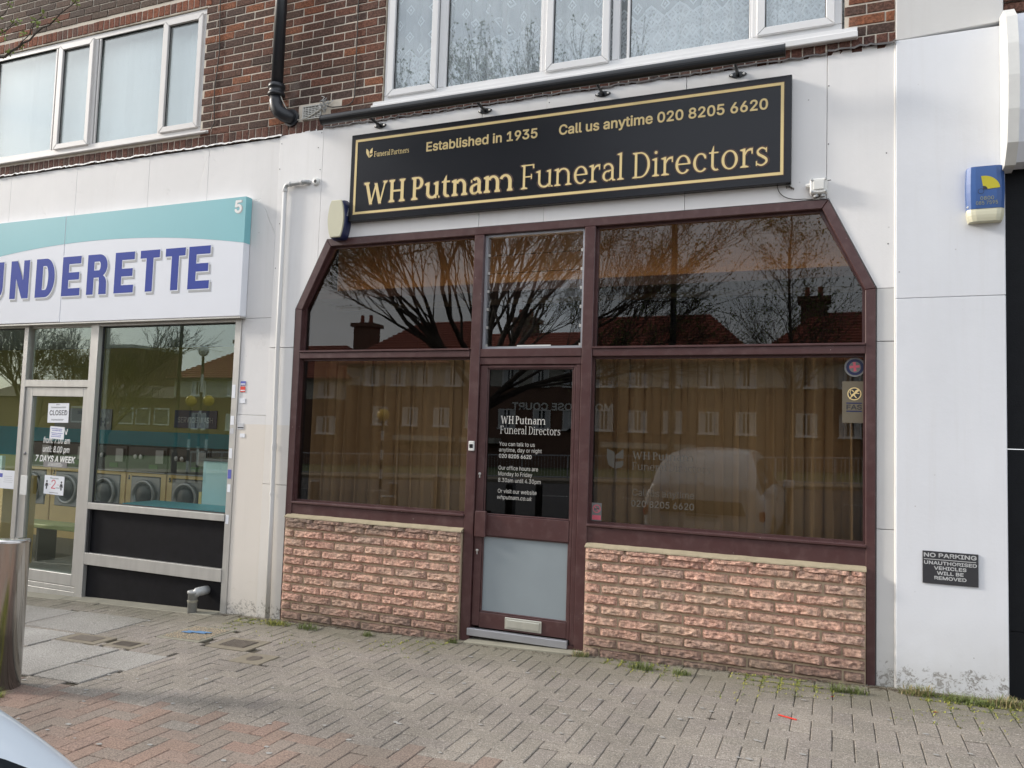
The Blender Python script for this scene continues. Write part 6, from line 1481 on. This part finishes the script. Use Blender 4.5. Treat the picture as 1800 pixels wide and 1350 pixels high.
# ================================================================== FAR SIDE OF THE STREET (seen in the glass)
def far_building():
    t = thing('brick_terrace', 'long brown brick terrace with red tiled roof across the road, mirrored in the windows', 'building', (0, 0, 0)); Y = -40.0
    def seg(x0, x1, dz, roof_h, over=.5):
        z0 = gz((x0+x1)/2)-1.5
        obj('wall', BX(x0, x1, Y-9, Y, z0, 4.5+dz), M['oppwall'], t); obj('upper_band', BX(x0-.02, x1+.02, Y-9.02, Y+.03, 4.502+dz, 5.95+dz), M['oppband'], t)
        bm = bmesh.new(); e = 5.952+dz; rd = e+roof_h; a = [bm.verts.new(p) for p in ((x0-over, Y+.5, e), (x1+over, Y+.5, e), (x1+over, Y-9.5, e), (x0-over, Y-9.5, e), (x0+3.2, Y-4.5, rd), (x1-3.2, Y-4.5, rd))]
        for q in ((0, 1, 5, 4), (1, 2, 5), (2, 3, 4, 5), (3, 0, 4), (3, 2, 1, 0)): bm.faces.new([a[i] for i in q])
        rf = obj('roof', bm, M['rooftile'], t)
        # tile courses as real stepped strips on the front slope
        bm = bmesh.new(); n = 17
        for k in range(n):
            t0, t1 = k/n, (k+1)/n; ya, yb = Y+.5-5*t0, Y+.5-5*t1; za, zb2 = e+roof_h*t0, e+roof_h*t1; xa, xb = x0-over+(3.2+over)*t0, x1+over-(3.2+over)*t0
            v = [bm.verts.new(p) for p in ((xa, ya+.03, za+.10), (xb, ya+.03, za+.10), (xb-.2, yb, zb2+.02), (xa+.2, yb, zb2+.02), (xa, ya+.03, za), (xb, ya+.03, za))]
            bm.faces.new(v[:4]); bm.faces.new([v[4], v[5], v[1], v[0]])
        tag(obj('roof_tiles', bm, M['rooftile'], rf), kind='stuff'); obj('gutter', BX(x0-over, x1+over, Y+.45, Y+.62, e-.10, e), M['panelblack'], rf)
        return rf
    ra = seg(-47.3, -31.5, -1.0, 2.9); rb = seg(-31.48, -4.2, 0, 3.5); rc = seg(-4.18, 16, 0, 3.4)
    def win(x, z, w, h, n=2):
        f = obj('window', bmesh.new(), M['upvc'], t); bm = bmesh.new(); q = .06
        for r_ in (rect(x, x+w, z, z+q), rect(x, x+w, z+h-q, z+h), rect(x, x+q, z+q, z+h-q), rect(x+w-q, x+w, z+q, z+h-q)): prism(bm, r_, Y+.03, Y+.12)
        for k in range(1, n): xx = x+w*k/n; prism(bm, rect(xx-.04, xx+.04, z+q, z+h-q), Y+.03, Y+.12)
        prism(bm, rect(x-.06, x+w+.06, z-.08, z-.002), Y+.03, Y+.2)
        bm.to_mesh(f.data); bm.free(); f.data.materials.append(M['upvc']) if not f.data.materials else None
        obj('pane', BX(x+q, x+w-q, Y+.04, Y+.06, z+q, z+h-q), M['oppglass'], f)
        g = bmesh.new(); prism(g, rect(x+q, x+q+w*.28, z+q, z+h-q), Y+.062, Y+.07); prism(g, rect(x+w-q-w*.28, x+w-q, z+q, z+h-q), Y+.062, Y+.07); obj('curtains', g, M['lgrey'], f)
    for k in range(13):
        x = -29.9+k*2.06; 
        if x < -14: win(-29.2+k*2.35 if -29.2+k*2.35 < -14 else x, 1.85, 1.15, 1.2, 3 if k == 0 else 2)
        else: win(x, 1.87, 1.1, 1.23)
        win(x, 4.52, 1.08, 1.3)
    for x in (-2, .2, 2.6, 5): win(x, 1.87, 1.1, 1.23); win(x, 4.52, 1.08, 1.3)
    for x in (-45.5, -42, -38, -33.8): win(x, 3.65, 1.4, 1.1); win(x, 1.1, 1.55, 1.2)
    for cx, z0, z1 in ((-44.3, 5.6, 8.1), (-33.0, 6.0, 9.2), (-1.2, 7.2, 10.0), (-20, 7.4, 10.2)):
        c = obj('chimney', BX(cx-.75, cx+.75, Y-5.2, Y-3.9, z0, z1), M['oppwall'], t); obj('chimney_cap', BX(cx-.95, cx+.95, Y-5.4, Y-3.7, z1, z1+.28), M['oppwall'], c)
        for k in (-.4, .35): obj('chimney_pot', LT([(.17, z1+.28), (.13, z1+.95)], (cx+k, Y-4.5, 0), 12), M['rooftile'], c)
    for a, b in ((-26.9, -22.9), (-12.75, -7.3), (-22.0, -19.6)): obj('porch_canopy', BX(a, b, Y+.01, Y+1.2, .86, 1.18), M['oppband'], t)
    o = text('MONTROSE COURT', -12.35, -18.9, 3.02, .46, Y+.05, M['wtext'], t, .03)
far_building()
# a mirror image of the text runs right to left across the wall as seen from the shops: glyphs above were laid out reversed on purpose
lb = thing('low_terrace', 'distant row of low brown houses, mirrored in the wide laundry window', 'building', (0, 0, 0))
obj('wall', BX(-100, -60, -68, -60, -4, 4.2), M['oppwall'], lb); bm = bmesh.new(); a = [bm.verts.new(p) for p in ((-100.5, -59.5, 4.2), (-59.5, -59.5, 4.2), (-59.5, -68.5, 4.2), (-100.5, -68.5, 4.2), (-98, -64, 6.3), (-62, -64, 5.6))]
for q in ((0, 1, 5, 4), (1, 2, 5), (2, 3, 4, 5), (3, 0, 4)): bm.faces.new([a[i] for i in q])
obj('roof', bm, simple('brown far roof', (.09, .06, .045), .9), lb)
for x in (-76.2, -73.6, -70.8, -67.5, -80, -84, -88): f = obj('window', BX(x, x+2.2, -59.97, -59.9, 1.2, 3.1), M['upvc'], lb); obj('pane', BX(x+.15, x+2.05, -59.89, -59.87, 1.35, 2.95), M['oppglass'], f)
fb = thing('flat_block', 'tall flat roofed block in the far distance, mirrored in the laundry window', 'building', (0, 0, 0)); obj('wall', BX(-131, -120.5, -112, -100, -4, 15.2), M['oppwall'], fb); obj('parapet', BX(-131.3, -120.2, -112.3, -99.7, 15.2, 15.8), M['oppband'], fb)
def beacon(label, x, y, col='globe', h=3.0):
    t = thing('crossing_beacon', label, 'crossing beacon', (x, y, gz(x)-.1), 0, 'zebra crossing beacons')
    for k in range(7): obj('pole_band', LT([(.055, k*h/7), (.055, (k+1)*h/7-.001)], seg=12), M['wplastic' if k % 2 else 'bollblack'], t)
    obj('globe_lamp', LT([(.02, h)]+[(.22*math.sin(math.pi*q/9), h+.22-.22*math.cos(math.pi*q/9)) for q in range(1, 9)]+[(.01, h+.44)], seg=20), M[col], t, True)
beacon('amber globe beacon mirrored left of the pair in the laundry glass', -23.6, -18); beacon('amber globe beacon mirrored right of the pair in the laundry glass', -22.7, -18); beacon('amber globe beacon mirrored in the left funeral window', -14.7, -18, 'globe', 2.35); beacon('white globe lamp mirrored below the far chimney', -23.2, -18.1, 'globew', 5.0)
def column(label, x, y, h=9):
    t = thing('lamp_column', label, 'street lamp', (x, y, gz(x)-.1), 0, 'lamp columns'); obj('column', LT([(.11, 0), (.11, 1.2), (.075, 1.25), (.06, h)], seg=14), M['bollblack'], t); obj('arm', TB([(0, 0, h-.05), (0, .6, h+.15), (0, 1.3, h+.18)], .035, 8), M['bollblack'], t); obj('lantern', BX(-.12, .12, 1.2, 1.75, h+.12, h+.24, .03), M['strip'], t)
column('dark lamp column mirrored in the large right window', -3.22, -11); column('dark lamp column mirrored in the wide laundry window', -24.2, -17.9)
RL = thing('guard_rail', 'grey pedestrian guard rail along the far kerb, mirrored in the door', 'railing', (0, 0, 0))
for z in (1.0, .12): obj('rail', TB([(-30, -24.6, gz(-30)+z), (12, -24.6, gz(12)+z)], .028, 6), M['strip'], RL)
pm = mesh_of(TB([(0, 0, .0), (0, 0, 1.02)], .03, 6), 'post', M['strip']); im = mesh_of(TB([(0, 0, .12), (0, 0, 1.0)], .010, 4), 'bar', M['strip'])
for k in range(22): o = new('post', pm, RL); o.location = (-30+k*2, -24.6, gz(-30+k*2))
bm = bmesh.new()
for k in range(300): x = -29.9+k*.14; tube(bm, [(x, -24.6, gz(x)+.12), (x, -24.6, gz(x)+1.0)], .009, 4, False)
tag(obj('bar', bm, M['strip'], RL), kind='stuff')
